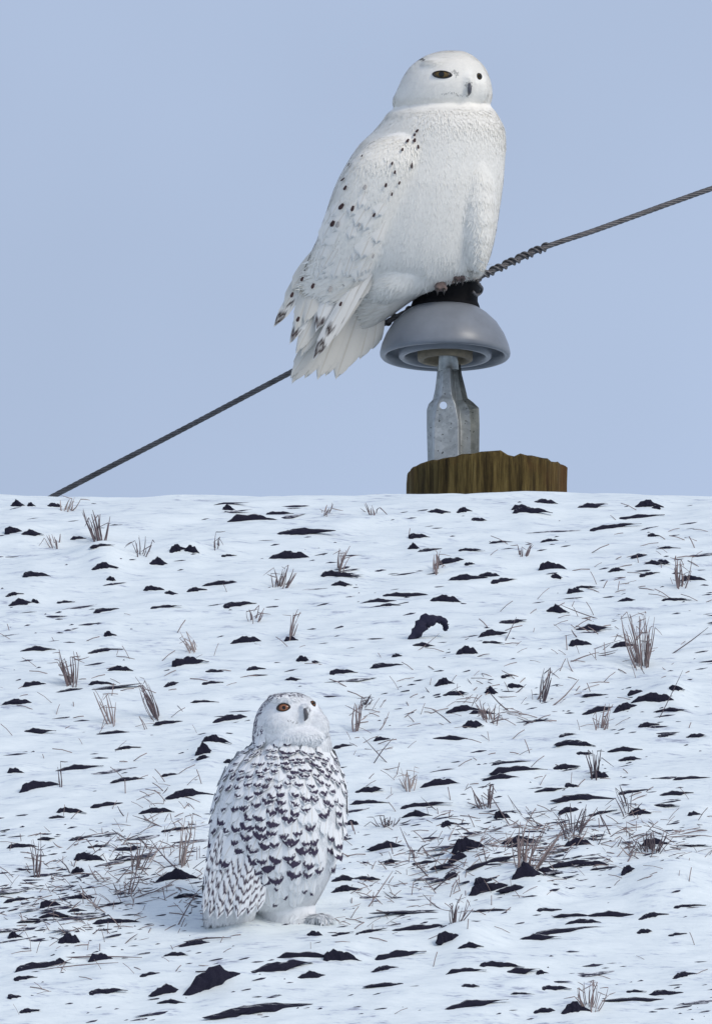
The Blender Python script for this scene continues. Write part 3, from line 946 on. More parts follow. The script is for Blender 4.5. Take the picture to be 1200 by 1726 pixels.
# ------------------------------------------------------------------ power line
TWI = TI + 0.03
wire_px = [(-1500, 1640, 1.2), (-400, 1095, 0.55), (110, 826, 0.25), (300, 728, 0.16), (480, 633, 0.07), (640, 549, 0.0), (720, 508, 0.0), (790, 475, -0.01), (818, 462, -0.01), (915, 418, 0.04), (1000, 389, 0.09), (1184, 323, 0.2), (1700, 145, 0.5), (2600, -150, 1.0)]
ctrl = [W(x, y, TWI + d) for x, y, d in wire_px]


def catmull(pts, per):
    out = []
    for i in range(len(pts) - 1):
        p0 = pts[max(i - 1, 0)]; p1 = pts[i]; p2 = pts[i + 1]; p3 = pts[min(i + 2, len(pts) - 1)]
        for k in range(per):
            t = k / per
            m1 = (p2 - p0) * 0.5; m2 = (p3 - p1) * 0.5
            L = (p2 - p1).length
            m1 = m1.normalized() * L; m2 = m2.normalized() * L
            h00 = 2 * t ** 3 - 3 * t ** 2 + 1; h10 = t ** 3 - 2 * t ** 2 + t; h01 = -2 * t ** 3 + 3 * t ** 2; h11 = t ** 3 - t ** 2
            out.append(p1 * h00 + m1 * h10 + p2 * h01 + m2 * h11)
    out.append(pts[-1])
    return out


def resample(pts, step):
    out = [pts[0]]; acc = 0.0
    for a, b in zip(pts[:-1], pts[1:]):
        L = (b - a).length
        if L < 1e-9: continue
        d = step - acc
        while d <= L:
            out.append(a + (b - a) * (d / L)); d += step
        acc = (acc + L) % step
    return out


def helix_about(path, rad, pitch, phase, sr, nseg=6, jitter=0.0):
    out = []; s = 0.0
    for i, p in enumerate(path):
        d = (path[min(i + 1, len(path) - 1)] - path[max(i - 1, 0)]).normalized()
        u = d.cross(Vector((0, 0, 1))).normalized(); v = d.cross(u)
        if i: s += (p - path[i - 1]).length
        a = 2 * math.pi * s / pitch + phase
        out.append(p + (u * math.cos(a) + v * math.sin(a)) * rad)
    return tube(out, sr, nseg)


path = resample(catmull(ctrl, 60), 0.006)
line = empty('power_line', W(790, 475, TWI), 'twisted grey overhead wire running diagonally past the white owl', 'wire')
wr = 4.6 * SI
for k in range(6):
    V, F = helix_about(path, wr * 0.66, 0.085, k * math.pi / 3, wr * 0.40, 6)
    link('strand', mesh('strand', V, F), M_CABLE, line)
# tie wires wrapped round the line either side of the insulator
lx = [to_px(np.array([p]))[0][0] for p in path]
seg = [p for p, x in zip(path, lx) if 795 < x < 925]
fine = resample(seg, 0.0018)
for ph in (0.0, 2.2):
    V, F = helix_about(fine, wr * 1.32, 0.032, ph, wr * 0.46, 7)
    link('tie_wire', mesh('tie_wire', V, F), M_CABLE, line)
seg = [p for p, x in zip(path, lx) if 600 < x < 700]
fine = resample(seg, 0.0018)
V, F = helix_about(fine, wr * 1.3, 0.034, 0.4, wr * 0.46, 7)
link('tie_wire', mesh('tie_wire', V, F), M_CABLE, line)
tl = [W(801, 466, TWI - 0.02), W(806, 478, TWI - 0.065), W(812, 486, TWI - 0.05), W(809, 494, TWI - 0.04), W(802, 497, TWI - 0.055), W(797, 492, TWI - 0.07)]
V, F = tube(catmull(tl, 8), 2.6 * SI, 8)
link('tie_wire', mesh('tie_wire', V, F), M_CABLE, line)


# ------------------------------------------------------------------ eyes, beaks, claws shared by the two owls
def almond(cx, cy, hw, hh, rot, n=28, top=1.0, bot=1.0):
    out = []
    for k in range(n):
        a = 2 * math.pi * k / n
        x = math.cos(a); y = math.sin(a)
        y = math.copysign(abs(y) ** 1.15, y) * (top if y > 0 else bot)
        out.append((cx + hw * (x * math.cos(rot) - (hh / hw) * y * math.sin(rot)), cy - (hw * x * math.sin(rot) + hh * y * math.cos(rot))))
    return out


def make_eye(bv, cx, cy, hw, hh, rot, mat, parent, px_off=(0, 0), top=1.0, bot=1.0, rim=3.0, r_iris=None):
    """an eyeball behind a dark almond of lid skin; sits on the skin found at (cx, cy)"""
    hit, nrm, _, _ = bv.ray_cast(CAM, ray(cx, cy))
    t = (hit - CAM).dot(FWD)
    s = t / FPX
    nrm = (nrm * 0.5 - FWD * 0.5).normalized()
    r_iris = r_iris or hw * 0.9
    # lens-shaped eyeball clipped to the almond: rings from the middle to the rim
    n = 28; rings = 7
    bound = almond(0, 0, hw, hh, rot, n, top, bot)
    V, F, UV = [], [], []
    def pos(dx, dy, h):
        p = W(cx + dx, cy + dy, t)
        pl = p - hit
        p = p - ray(cx, cy) * (pl.dot(nrm) / max(0.2, -ray(cx, cy).dot(nrm)) * -1)
        return p + nrm * h * s
    for i in range(rings + 1):
        f = i / rings
        for k in range(n):
            dx, dy = bound[k][0] * f, bound[k][1] * f
            V.append(pos(dx, dy, 3.2 - 3.0 * f * f + 1.2))
            UV.append(min(1.0, math.hypot(dx - px_off[0], dy - px_off[1]) / r_iris))
    for i in range(rings):
        for k in range(n):
            F.append((i * n + k, (i + 1) * n + k, (i + 1) * n + (k + 1) % n, i * n + (k + 1) % n))
    me = mesh('eyeball', V, F)
    ul = me.uv_layers.new(name='UVMap')
    for lp in me.loops: ul.data[lp.index].uv = (UV[lp.vertex_index], 0.5)
    eye = link('eye', me, mat, parent)
    V, F = [], []
    b2 = almond(0, 0, hw + rim * 1.5, hh + rim, rot, n, top, bot)
    b1 = almond(0, 0, hw - 0.6, hh - 0.6, rot, n, top, bot)
    for k in range(n): V.append(pos(*b1[k], 1.4))
    for k in range(n): V.append(pos((b1[k][0] + b2[k][0]) / 2, (b1[k][1] + b2[k][1]) / 2, 3.2))
    for k in range(n): V.append(pos(*b2[k], -1.0))
    for r in range(2):
        for k in range(n):
            F.append((r * n + k, (r + 1) * n + k, (r + 1) * n + (k + 1) % n, r * n + (k + 1) % n))
    link('eyelid', mesh('eyelid', V, F), M_BLACK, eye)
    return eye


def make_beak(bv, pts, radii, parent, out):
    """hooked beak along picture points, standing 'out' px off the skin at each"""
    P = []
    for (x, y), o in zip(pts, out):
        hit, nrm, _, _ = bv.ray_cast(CAM, ray(x, y))
        if hit is None: hit = P[-1]
        s = (hit - CAM).dot(FWD) / FPX
        P.append(hit - FWD * (o * s))
    s = (P[0] - CAM).dot(FWD) / FPX
    V, F = tube(catmull(P, 4), list(np.interp(np.linspace(0, len(pts) - 1, (len(pts) - 1) * 4 + 1), range(len(pts)), [r * s for r in radii])), 10)
    return link('beak', mesh('beak', V, F), M_BEAK, parent)


# ------------------------------------------------------------------ white owl on the pole
TO = TI - 0.02
SO = TO / FPX
head1 = [(750, 85.5, 770, 85.5, 12, 0), (734, 88.5, 785, 88, 30, 0), (714, 96, 802, 98, 52, 0), (692, 112, 817, 114, 66, 0), (678, 132, 825, 132, 74, 0), (669, 152, 829, 150, 76, 0),
         (662, 168, 829, 166, 74, 2), (666, 182, 822, 179, 65, 6), (688, 194, 804, 189, 45, 10)]
body1 = [(680, 174, 815, 170, 62, 8), (658, 187, 830, 182, 83, 3), (645, 204, 840, 198, 94, 1), (630, 221, 848, 214, 100, 1), (608, 242, 852, 238, 105, 2), (588, 270, 851, 268, 108, 2), (568, 307, 848, 308, 110, 2),
         (552, 350, 842, 352, 108, 4), (540, 392, 834, 400, 102, 8), (545, 430, 824, 436, 90, 10), (560, 460, 810, 459, 74, 12), (578, 488, 762, 480, 62, 16),
         (590, 513, 708, 500, 46, 20), (595, 538, 676, 520, 34, 24), (598, 558, 650, 538, 22, 26)]
wing1 = [(668, 226, 698, 222, 8, -76), (640, 234, 708, 230, 18, -80), (618, 247, 712, 245, 30, -82), (592, 275, 705, 275, 42, -84), (570, 312, 690, 316, 46, -80), (553, 352, 672, 360, 44, -74),
         (538, 395, 655, 404, 38, -66), (522, 432, 640, 440, 30, -58), (512, 462, 612, 478, 22, -48), (508, 486, 580, 510, 14, -42)]
parts1 = [loft(head1, TO), loft(body1, TO), loft(wing1, TO, power=2.4),
          ball(742, 147, TO - 0.062, 46, 26, 18, 0.1), ball(803, 150, TO - 0.045, 20, 24, 18),    # cheeks
          ball(748, 110, TO - 0.052, 36, 12, 22, -0.1),  # brow
          ball(789, 142, TO - 0.070, 12, 22, 16),                                            # bill mound
          ball(800, 335, TO - 0.050, 34, 120, 46, 0.04), ball(738, 335, TO - 0.052, 44, 135, 48, -0.12),  # two lobes of the breast
          ball(682, 448, TO - 0.015, 82, 48, 52, 0.6), ball(765, 425, TO - 0.01, 46, 46, 52, 0.0)]
me1 = fused('owl_body', parts1, 3.6 * SO, 11)
bv1 = bvh_of(me1)
owl1 = empty('owl', W(770, 474, TO), 'nearly pure white owl perched on the insulator atop the wooden pole', 'owl', None)
set_tone(me1, np.tile(np.array([[0.90, 0.87, 0.80]]), (len(me1.vertices), 1)))
body_o1 = link('body', me1, M_DOWN, owl1)

EYES1 = [(745, 125.5, 16, 6.0, -0.06), (807, 129, 4.2, 6.0, 0.0)]
make_eye(bv1, 745, 125.5, 14, 5.6, -0.06, M_EYE1, owl1, (-1, 0.0), 0.9, 1.0, 2.2, 13)
make_eye(bv1, 807, 129, 2.8, 4.4, 0.15, M_EYE1, owl1, (0.5, 0), 1.0, 1.0, 2.0, 7)
make_beak(bv1, [(791, 141), (791.5, 148), (791, 155), (789.5, 161)], [2.2, 3.6, 3.2, 0.8], owl1, [0, 5, 6, 2])


def inside(px, py, E, grow=1.25):
    m = np.zeros(len(px), bool)
    for (cx, cy, hw, hh, rot) in E:
        m |= ((px - cx) / (hw + 3)) ** 2 + ((py - cy) / (hh + 2.5)) ** 2 < grow
    return m


def near_line(px, py, pts):
    d = np.full(len(px), 1e9)
    for (ax, ay), (bx, by) in zip(pts[:-1], pts[1:]):
        vx, vy = bx - ax, by - ay
        t = np.clip(((px - ax) * vx + (py - ay) * vy) / (vx * vx + vy * vy), 0, 1)
        d = np.minimum(d, np.hypot(px - ax - t * vx, py - ay - t * vy))
    return d


def flow1(px, py):
    a = np.interp(px, [540, 640, 740, 840], [30, 24, 4, -3])
    a = np.where(py < 190, np.degrees(np.arctan2(752 - px, np.maximum(20, py - 60))) * 0.9, a)
    low = smooth01(420, 500, py) * smooth01(790, 700, px)
    return a + low * 32


def len1(px, py):
    L = np.interp(py, [80, 170, 220, 400, 470, 560], [7, 10, 15, 20, 26, 30])
    return np.where((py < 185), np.where(np.hypot(px - 778, py - 135) < 42, 5.5, L), L)


def tone1(px, py, n):
    c = np.tile(np.array([[0.92, 0.89, 0.815]]), (n, 1)) * rng.uniform(0.96, 1.03, (n, 1))
    # shade of gape crease and brow painted grey; dusky bill base, dark crown flecks
    g = near_line(px, py, [(744, 155), (757, 153), (772, 157), (786, 159)])
    m = (g < 2.2) & (rng.random(n) < 0.6)
    c[m] *= 0.62
    m = (np.hypot(px - 789, py - 140) < 7) & (rng.random(n) < 0.5)
    c[m] *= 0.6
    m = (np.hypot((px - 765) / 1.4, py - 122) < 6) & (rng.random(n) < 0.5)
    c[m] *= 0.55
    m = (near_line(px, py, [(706, 99), (714, 97), (720, 99)]) < 1.6)
    c[m] *= 0.10
    m = (np.hypot(px - 775, py - 462) < 9) & (rng.random(n) < 0.8)
    c[m] *= np.array([[0.40, 0.30, 0.26]])
    return c


keep1 = lambda px, py, tt, N: ~(inside(px, py, EYES1) & (N @ np.array(FWD) < 0.1)) & ~((np.abs(px - 791) < 4.0) & (np.abs(py - 152) < 9) & (N @ np.array(FWD) < 0.1))
keep1b = lambda px, py, tt, N: keep1(px, py, tt, N) & ~((px < 640 - 0.25 * (py - 350)) & (py > 345) & (py < 520) & (rng.random(len(px)) < 0.6))
fluff('plumage', me1, 90000, owl1, M_PLUME, len1, 3.0, flow1, tone1, keep1b, lift=0.05, tscale=SO, nblend=0.98)

# long flight and tail feathers, each its own: root, tip, width, depth offset (m, negative = nearer), look
F_LONG = [feather_mesh('long_feather_a', 0.18, 0.05, 14, 5, 0.6, 0.35, 0.006), feather_mesh('long_feather_b', 0.15, 0.03, 14, 5, 0.7, 0.15, 0.01)]
long_by = {}


def long_mesh(i, mat):
    k = (i % 2, mat.name)
    if k not in long_by:
        me = F_LONG[i % 2].copy(); me.materials.clear(); me.materials.append(mat); long_by[k] = me
    return long_by[k]


tail1 = [  # tail fan, furthest first
    ((640, 505), (628, 590), 30, 0.020), ((630, 505), (607, 606), 34, 0.015), ((622, 505), (585, 622), 34, 0.010), ((612, 505), (566, 640), 36, 0.004),
    ((600, 500), (548, 636), 34, -0.002), ((590, 500), (535, 641), 32, -0.008), ((580, 500), (513, 640), 34, -0.014), ((570, 505), (492, 647), 34, -0.020), ((566, 520), (488, 640), 22, -0.024)]
for i, (r_, t_, w_, d_) in enumerate(tail1):
    put('tail_feather', long_mesh(i, M_FQ), owl1, feather_matrix(W(*r_, TO + d_ - 0.01), W(*t_, TO + d_), w_ * SO, -FWD + RGT * 0.15 + UPV * 0.2))
wing_f = [  # primaries and secondaries of the near wing
    ((606, 462), (526, 610), 24, -0.080, 'bar'), ((622, 458), (542, 588), 22, -0.076, 'bar'), ((640, 446), (545, 580), 22, -0.056, 'plain'), ((648, 444), (528, 600), 15, -0.060, 'plain'),
    ((590, 440), (505, 604), 28, -0.055, 'plain'), ((576, 440), (498, 598), 28, -0.060, 'plain'), ((560, 432), (487, 582), 26, -0.062, 'tip'), ((545, 425), (497, 560), 30, -0.066, 'plain'),
    ((535, 440), (460, 553), 20, -0.058, 'bar'), ((530, 430), (478, 520), 24, -0.060, 'plain'), ((555, 420), (512, 548), 32, -0.072, 'plain'), ((578, 425), (532, 560), 32, -0.072, 'tip'),
    ((600, 430), (556, 545), 30, -0.070, 'plain'), ((618, 428), (578, 528), 28, -0.070, 'plain'), ((542, 415), (490, 490), 26, -0.070, 'plain'), ((632, 425), (602, 508), 26, -0.070, 'plain')]
for i, (r_, t_, w_, d_, kind) in enumerate(wing_f):
    mt = {'bar': M_FQB, 'plain': M_FQ, 'tip': M_FTIP}[kind]
    put('wing_feather', long_mesh(i, mt), owl1, feather_matrix(W(*r_, TO + d_ + 0.004), W(*t_, TO + d_ + 0.012), w_ * SO, -FWD - RGT * 0.1 + UPV * 0.1))

# soft covert feathers over the folded wing, then the dark-flecked ones
F_SHORT = [feather_mesh('covert_%d' % i, 0.14, 0.05, 8, 5, 0.6, 0.2, 0.015) for i in range(3)]
short_by = {}


def short_mesh(i, mat):
    k = (i % 3, mat.name)
    if k not in short_by:
        me = F_SHORT[i % 3].copy(); me.materials.clear(); me.materials.append(mat); short_by[k] = me
    return short_by[k]


M_FPLAIN = feather_mat('plain_covert_feather', (0.86, 0.83, 0.765), (0.1, 0.1, 0.1), [])


def on_skin(bv, px, py, lift):
    hit, nrm, _, _ = bv.ray_cast(CAM, ray(px, py))
    if hit is None: return None, None
    return hit + nrm * lift, nrm


def skin_feather(bv, tip, ang, L, w, mat, parent, i, s, lift0=0.0005, lift1=0.004, name='covert_feather'):
    """feather lying on the skin with its tip at a picture point"""
    a = math.radians(ang)
    rp = (tip[0] + L * math.sin(a), tip[1] - L * math.cos(a))
    tp_, tn = on_skin(bv, *tip, lift1)
    rt_, rn = on_skin(bv, *rp, lift0)
    if tp_ is None and rt_ is None: return None
    if tp_ is None: tp_ = rt_ + (W(*tip, 80) - W(*rp, 80)).normalized() * L * s; tn = rn
    if rt_ is None or (rt_ - tp_).length > 2.2 * L * s:
        d = flow_vec(np.array([ang]))[0]; d = Vector(d); d -= tn * d.dot(tn)
        if d.length < 0.15: return None
        rt_ = tp_ - d.normalized() * L * s - tn * (lift1 - lift0); rn = tn
    return put(name, short_mesh(i, mat), parent, feather_matrix(rt_, tp_, w * s, (tn + rn)))


cov = []
for k in range(34):
    v_ = random.random(); y_ = 348 + 128 * v_
    cov.append((random.uniform(552 - 30 * v_, 648 - 30 * v_), y_))
cov.sort(key=lambda q: -q[1])
for i, (x_, y_) in enumerate(cov):
    skin_feather(bv1, (x_, y_), 26 + random.uniform(-8, 8), random.uniform(44, 62), random.uniform(24, 38), M_FPLAIN, owl1, i, SO, 0.0003, random.uniform(0.003, 0.006))
spots = [(702, 224, 6, 0), (698, 232, 6, 0), (685, 242, 6, 0), (696, 241, 7, 0), (703, 251, 6, 0), (677, 256, 5, 0), (660, 278, 5, 0), (691, 282, 7, 0), (664, 292, 5, 0), (670, 309, 5, 0), (649, 314, 6, 0), (658, 328, 5, 0),
         (612, 267, 4, 0), (590, 283, 6, 0), (579, 306, 7, 0), (583, 320, 7, 0), (574, 351, 10, 0), (594, 354, 8, 0), (628, 363, 6, 0), (605, 380, 5, 1), (561, 380, 9, 0), (570, 381, 8, 1), (614, 318, 7, 1),
         (539, 449, 12, 0), (565, 454, 11, 0), (544, 462, 8, 0), (508, 473, 7, 0), (526, 485, 8, 0), (555, 491, 9, 1), (579, 481, 8, 0), (595, 474, 8, 1), (626, 432, 6, 1), (620, 444, 6, 1), (491, 500, 8, 0), (501, 541, 8, 0), (573, 515, 7, 0)]
wing_bv = None
for i, (x_, y_, s_, g_) in enumerate(spots):
    L = s_ * 1.25
    skin = on_skin(bv1, x_, y_, 0)[0]
    if skin is None or y_ > 440:
        # lies on the long feathers below the skin's edge
        a = math.radians(24); dd = TO - 0.080
        put('covert_feather', short_mesh(i, M_FSPOTG if g_ else M_FSPOT), owl1,
            feather_matrix(W(x_ + L * 0.8 * math.sin(a), y_ - L * 0.8 * math.cos(a), dd), W(x_ - 0.2 * L * math.sin(a), y_ + 0.2 * L * math.cos(a), dd - 0.003), s_ * 0.66 * SO, -FWD))
    else:
        skin_feather(bv1, (x_ - 0.2 * L * 0.4, y_ + 0.2 * L * 0.9), 24 + random.uniform(-14, 14), L, s_ * random.uniform(0.6, 0.85), M_FSPOTG if g_ else M_FSPOT, owl1, i, SO, 0.005, 0.0075)

# feathered feet gripping the cap, with claws
for (fx, fy, dz) in ((773, 465, -0.028), (742, 481, -0.036)):
    V, F = merge([ball(fx, fy, TO + dz, 11, 9, 14), ball(fx - 4, fy + 5, TO + dz - 0.012, 6, 6, 12), ball(fx + 6, fy + 5, TO + dz - 0.012, 6, 6, 12)])
    fm = fused('foot', [(V, F)], 2.4 * SO, 3)
    set_tone(fm, np.tile(np.array([[0.16, 0.12, 0.11]]), (len(fm.vertices), 1)))
    ft = link('foot', fm, M_DOWN, owl1)
    for cx in (-5, 6):
        V, F = tube([W(fx + cx, fy + 6, TO + dz - 0.024), W(fx + cx, fy + 11, TO + dz - 0.030), W(fx + cx, fy + 17, TO + dz - 0.026)], [2.6 * SO, 2.0 * SO, 0.4 * SO], 8)
        link('claw', mesh('claw', V, F), M_CLAW, ft)

# ------------------------------------------------------------------ barred owl sitting in the field
T2 = 79.96
S2 = T2 / FPX
head2 = [(474, 1168, 502, 1167, 20, 0), (454, 1176, 522, 1175, 38, 0), (440, 1190, 537, 1189, 52, 0), (431, 1208, 547, 1207, 60, 0), (427, 1228, 553, 1228, 63, 0), (426, 1246, 558, 1248, 63, 0),
         (434, 1262, 559, 1266, 58, 2), (455, 1274, 548, 1280, 46, 6)]
body2 = [(440, 1246, 552, 1252, 58, 14), (410, 1266, 564, 1272, 76, 10), (386, 1290, 574, 1296, 92, 6), (371, 1318, 581, 1324, 102, 2), (361, 1350, 584, 1354, 108, 0), (355, 1385, 582, 1390, 108, 0), (351, 1420, 575, 1425, 104, 0),
         (350, 1455, 565, 1458, 96, 2), (350, 1485, 552, 1488, 86, 6), (354, 1508, 540, 1510, 72, 14), (364, 1530, 528, 1530, 56, 20)]
legs2 = [(400, 1470, 538, 1480, 62, 22), (405, 1500, 534, 1505, 58, 24), (420, 1525, 532, 1530, 54, 26), (432, 1552, 536, 1552, 50, 26)]
tail2 = [(352, 1440, 430, 1440, 40, -36), (346, 1480, 440, 1480, 38, -38), (343, 1520, 438, 1520, 30, -36), (343, 1550, 428, 1552, 22, -32)]
parts2 = [loft(head2, T2), loft(body2, T2), loft(legs2, T2), loft(tail2, T2),
          ball(480, 1222, T2 - 0.045, 34, 26, 26), ball(533, 1225, T2 - 0.035, 22, 26, 22), ball(478, 1178, T2 - 0.042, 26, 9, 18, -0.1),
          ball(514, 1200, T2 - 0.055, 9, 15, 12), ball(500, 1240, T2 - 0.045, 48, 20, 30),
          ball(540, 1546, T2 - 0.01, 16, 7, 16)]
me2 = fused('barred_owl_body', parts2, 3.2 * S2, 5)
bv2 = bvh_of(me2)
owl2 = empty('owl', W(450, 1546, T2), 'dark barred white owl sitting on the snow of the field', 'owl', None)
set_tone(me2, np.tile(np.array([[0.80, 0.82, 0.84]]), (len(me2.vertices), 1)))
link('body', me2, M_DOWN, owl2)
EYES2 = [(478, 1193, 11, 6.6, 0.0), (528, 1186, 4, 6, 0.5)]
make_eye(bv2, 478, 1193, 9.5, 6.0, 0.10, M_EYE2, owl2, (1, 0.5), 1.05, 0.95, 2.0, 9.5)
make_eye(bv2, 527.5, 1186.5, 2.6, 4.6, 0.55, M_EYE2, owl2, (0, 0), 1.0, 1.0, 1.6, 6)
make_beak(bv2, [(514, 1195), (515.5, 1202), (516, 1209), (513.5, 1215)], [2.4, 3.9, 3.6, 1.0], owl2, [0, 5, 6, 2])


def flow2(px, py):
    a = np.interp(px, [345, 420, 500, 585], [14, 16, 6, -8])
    return np.where(py < 1258, np.degrees(np.arctan2(500 - px, np.maximum(16, py - 1145))) * 0.9, a)


def len2(px, py):
    L = np.interp(py, [1165, 1250, 1275, 1300, 1490, 1505, 1550], [6, 11, 9, 7, 7, 16, 20])
    return np.where((py < 1240) & (np.hypot(px - 505, py - 1205) < 38), 5, L)


def tone2(px, py, n):
    c = np.tile(np.array([[0.80, 0.82, 0.84]]), (n, 1)) * rng.uniform(0.92, 1.05, (n, 1))
    dark = np.array([[0.10, 0.085, 0.13]])
    crown = near_line(px, py, [(428, 1262), (426, 1240), (430, 1213), (440, 1190), (457, 1173), (482, 1166), (508, 1168)])
    m = (crown < 6) & (rng.random(n) < 0.45) & (py < 1262)
    m |= (crown < 16) & (py > 1215) & (px < 446) & (rng.random(n) < 0.28)
    c[m] = dark
    m = (near_line(px, py, [(484, 1214), (500, 1215), (512, 1212)]) < 1.8) & (rng.random(n) < 0.5)
    c[m] *= 0.55
    m = (np.hypot(px - 517, py - 1196) < 6) & (rng.random(n) < 0.5)
    c[m] *= 0.5
    collar = near_line(px, py, [(470, 1256), (500, 1262), (530, 1276), (560, 1284)])
    m = (collar < 8) & (rng.random(n) < 0.42)
    c[m] = dark * 1.3
    return c


keep2 = lambda px, py, tt, N: ~(inside(px, py, EYES2) & (N @ np.array(FWD) < 0.1)) & ~((np.abs(px - 515) < 4.0) & (np.abs(py - 1206) < 8) & (N @ np.array(FWD) < 0.1))
fluff('plumage', me2, 52000, owl2, M_PLUME, len2, 3.2, flow2, tone2, keep2, lift=0.07, tscale=S2, nblend=0.93)

# shingled barred feathers, row over row
rows2 = []
y_ = 1512.0
while y_ > 1262:
    rows2.append(y_)
    y_ -= np.interp(y_, [1262, 1310, 1380, 1512], [8.5, 12.5, 17.5, 19.5])
cnt = 0
for r, yr in enumerate(rows2):
    wdt = float(np.interp(yr, [1262, 1310, 1380, 1512], [13, 17, 24, 27]))
    Lf = float(np.interp(yr, [1262, 1310, 1380, 1512], [20, 30, 44, 48]))
    x_ = 346 + (wdt * 0.5 if r % 2 else 0)
    while x_ < 590:
        yy_ = yr - 0.16 * (x_ - 460) * float(np.interp(yr, [1262, 1400], [-0.6, 1.0])) + random.uniform(-5, 5)
        fx = x_ + random.uniform(-4, 4)
        edge = abs(x_ - 465) / 120.0
        step = wdt * float(np.interp(edge, [0, 0.7, 1.0], [0.92, 0.8, 0.62]))
        sc = float(np.interp(x_, [345, 420, 520, 585], [0.85, 1.05, 0.95, 0.72])) * random.uniform(0.82, 1.15)
        if yy_ > 1258 + 26 * max(0, (x_ - 470) / 90) and not (yy_ > 1496 and x_ > 425) and not (yy_ < 1275 and random.random() < 0.2):
            ang = float(flow2(np.array([fx]), np.array([yy_]))[0]) + random.uniform(-16, 16)
            q = random.random()
            mat = M_BARB if (q < 0.45 and yy_ > 1370) or (fx > 470 and yy_ < 1312 and q < 0.7) else (M_W2 if q > 0.92 else M_BAR)
            o = skin_feather(bv2, (fx, yy_), ang, Lf * sc, wdt * sc * 1.12, mat, owl2, cnt, S2, 0.0010, random.uniform(0.006, 0.009), 'feather')
            if o: cnt += 1
        x_ += step
for i in range(26):                      # small soft-marked feathers of the lower belly
    fx, fy = random.uniform(440, 540), random.uniform(1488, 1530)
    if fx > 545 - (fy - 1488) * 0.5: continue
    skin_feather(bv2, (fx, fy), random.uniform(-25, 30), 24, 14, random.choice([M_BAR, M_W2, M_W2]), owl2, i, S2, 0.0008, 0.006, 'feather')
# long barred wing and tail feathers down the near flank
for i, (r_, t_, w_, d_) in enumerate([((378, 1400), (346, 1500), 22, -0.05), ((384, 1410), (343, 1540), 20, -0.055), ((392, 1430), (352, 1549), 24, -0.060), ((402, 1440), (366, 1551), 26, -0.066), ((412, 1440), (382, 1550), 28, -0.070),
                                      ((424, 1445), (400, 1550), 28, -0.074), ((434, 1450), (418, 1546), 26, -0.070), ((440, 1452), (434, 1538), 24, -0.064)]):
    put('wing_feather', long_mesh(i, M_BARS), owl2, feather_matrix(W(*r_, T2 + d_ - 0.030), W(*t_, T2 + d_ - 0.022), w_ * S2, -FWD))
# hidden side: the same shingling seen from nowhere in the picture, kept as one skin of feathers
V, F, UVs = [], [], []
fm0 = F_SHORT[0]
fco = [v.co.copy() for v in fm0.vertices]; fpo = [tuple(p.vertices) for p in fm0.polygons]
uv0 = {}
for lp in fm0.loops: uv0[lp.vertex_index] = fm0.uv_layers[0].data[lp.index].uv.copy()
back_dir = -FWD
for r, yr in enumerate(rows2[1:]):
    for x_ in range(352, 586, 22):
        o0 = W(x_ + (11 if r % 2 else 0), yr, T2 + 2.0)
        hit, nrm, _, _ = bv2.ray_cast(o0, back_dir)
        if hit is None: continue
        d = -UPV - nrm * (-UPV).dot(nrm)
        if d.length < 0.2: continue
        d.normalize()
        Mx = feather_matrix(hit - d * 40 * S2 + nrm * 0.001, hit + nrm * 0.006, 26 * S2, nrm)
        o = len(V)
        for i, cco in enumerate(fco): V.append(Mx @ cco); UVs.append(uv0[i])
        F += [tuple(i + o for i in q) for q in fpo]
bm_ = mesh('far_side_feathers', V, F)
ul = bm_.uv_layers.new(name='UVMap')
for lp in bm_.loops: ul.data[lp.index].uv = UVs[lp.vertex_index]
tag(link('far_side_feathers', bm_, M_BAR, owl2), kind='stuff')

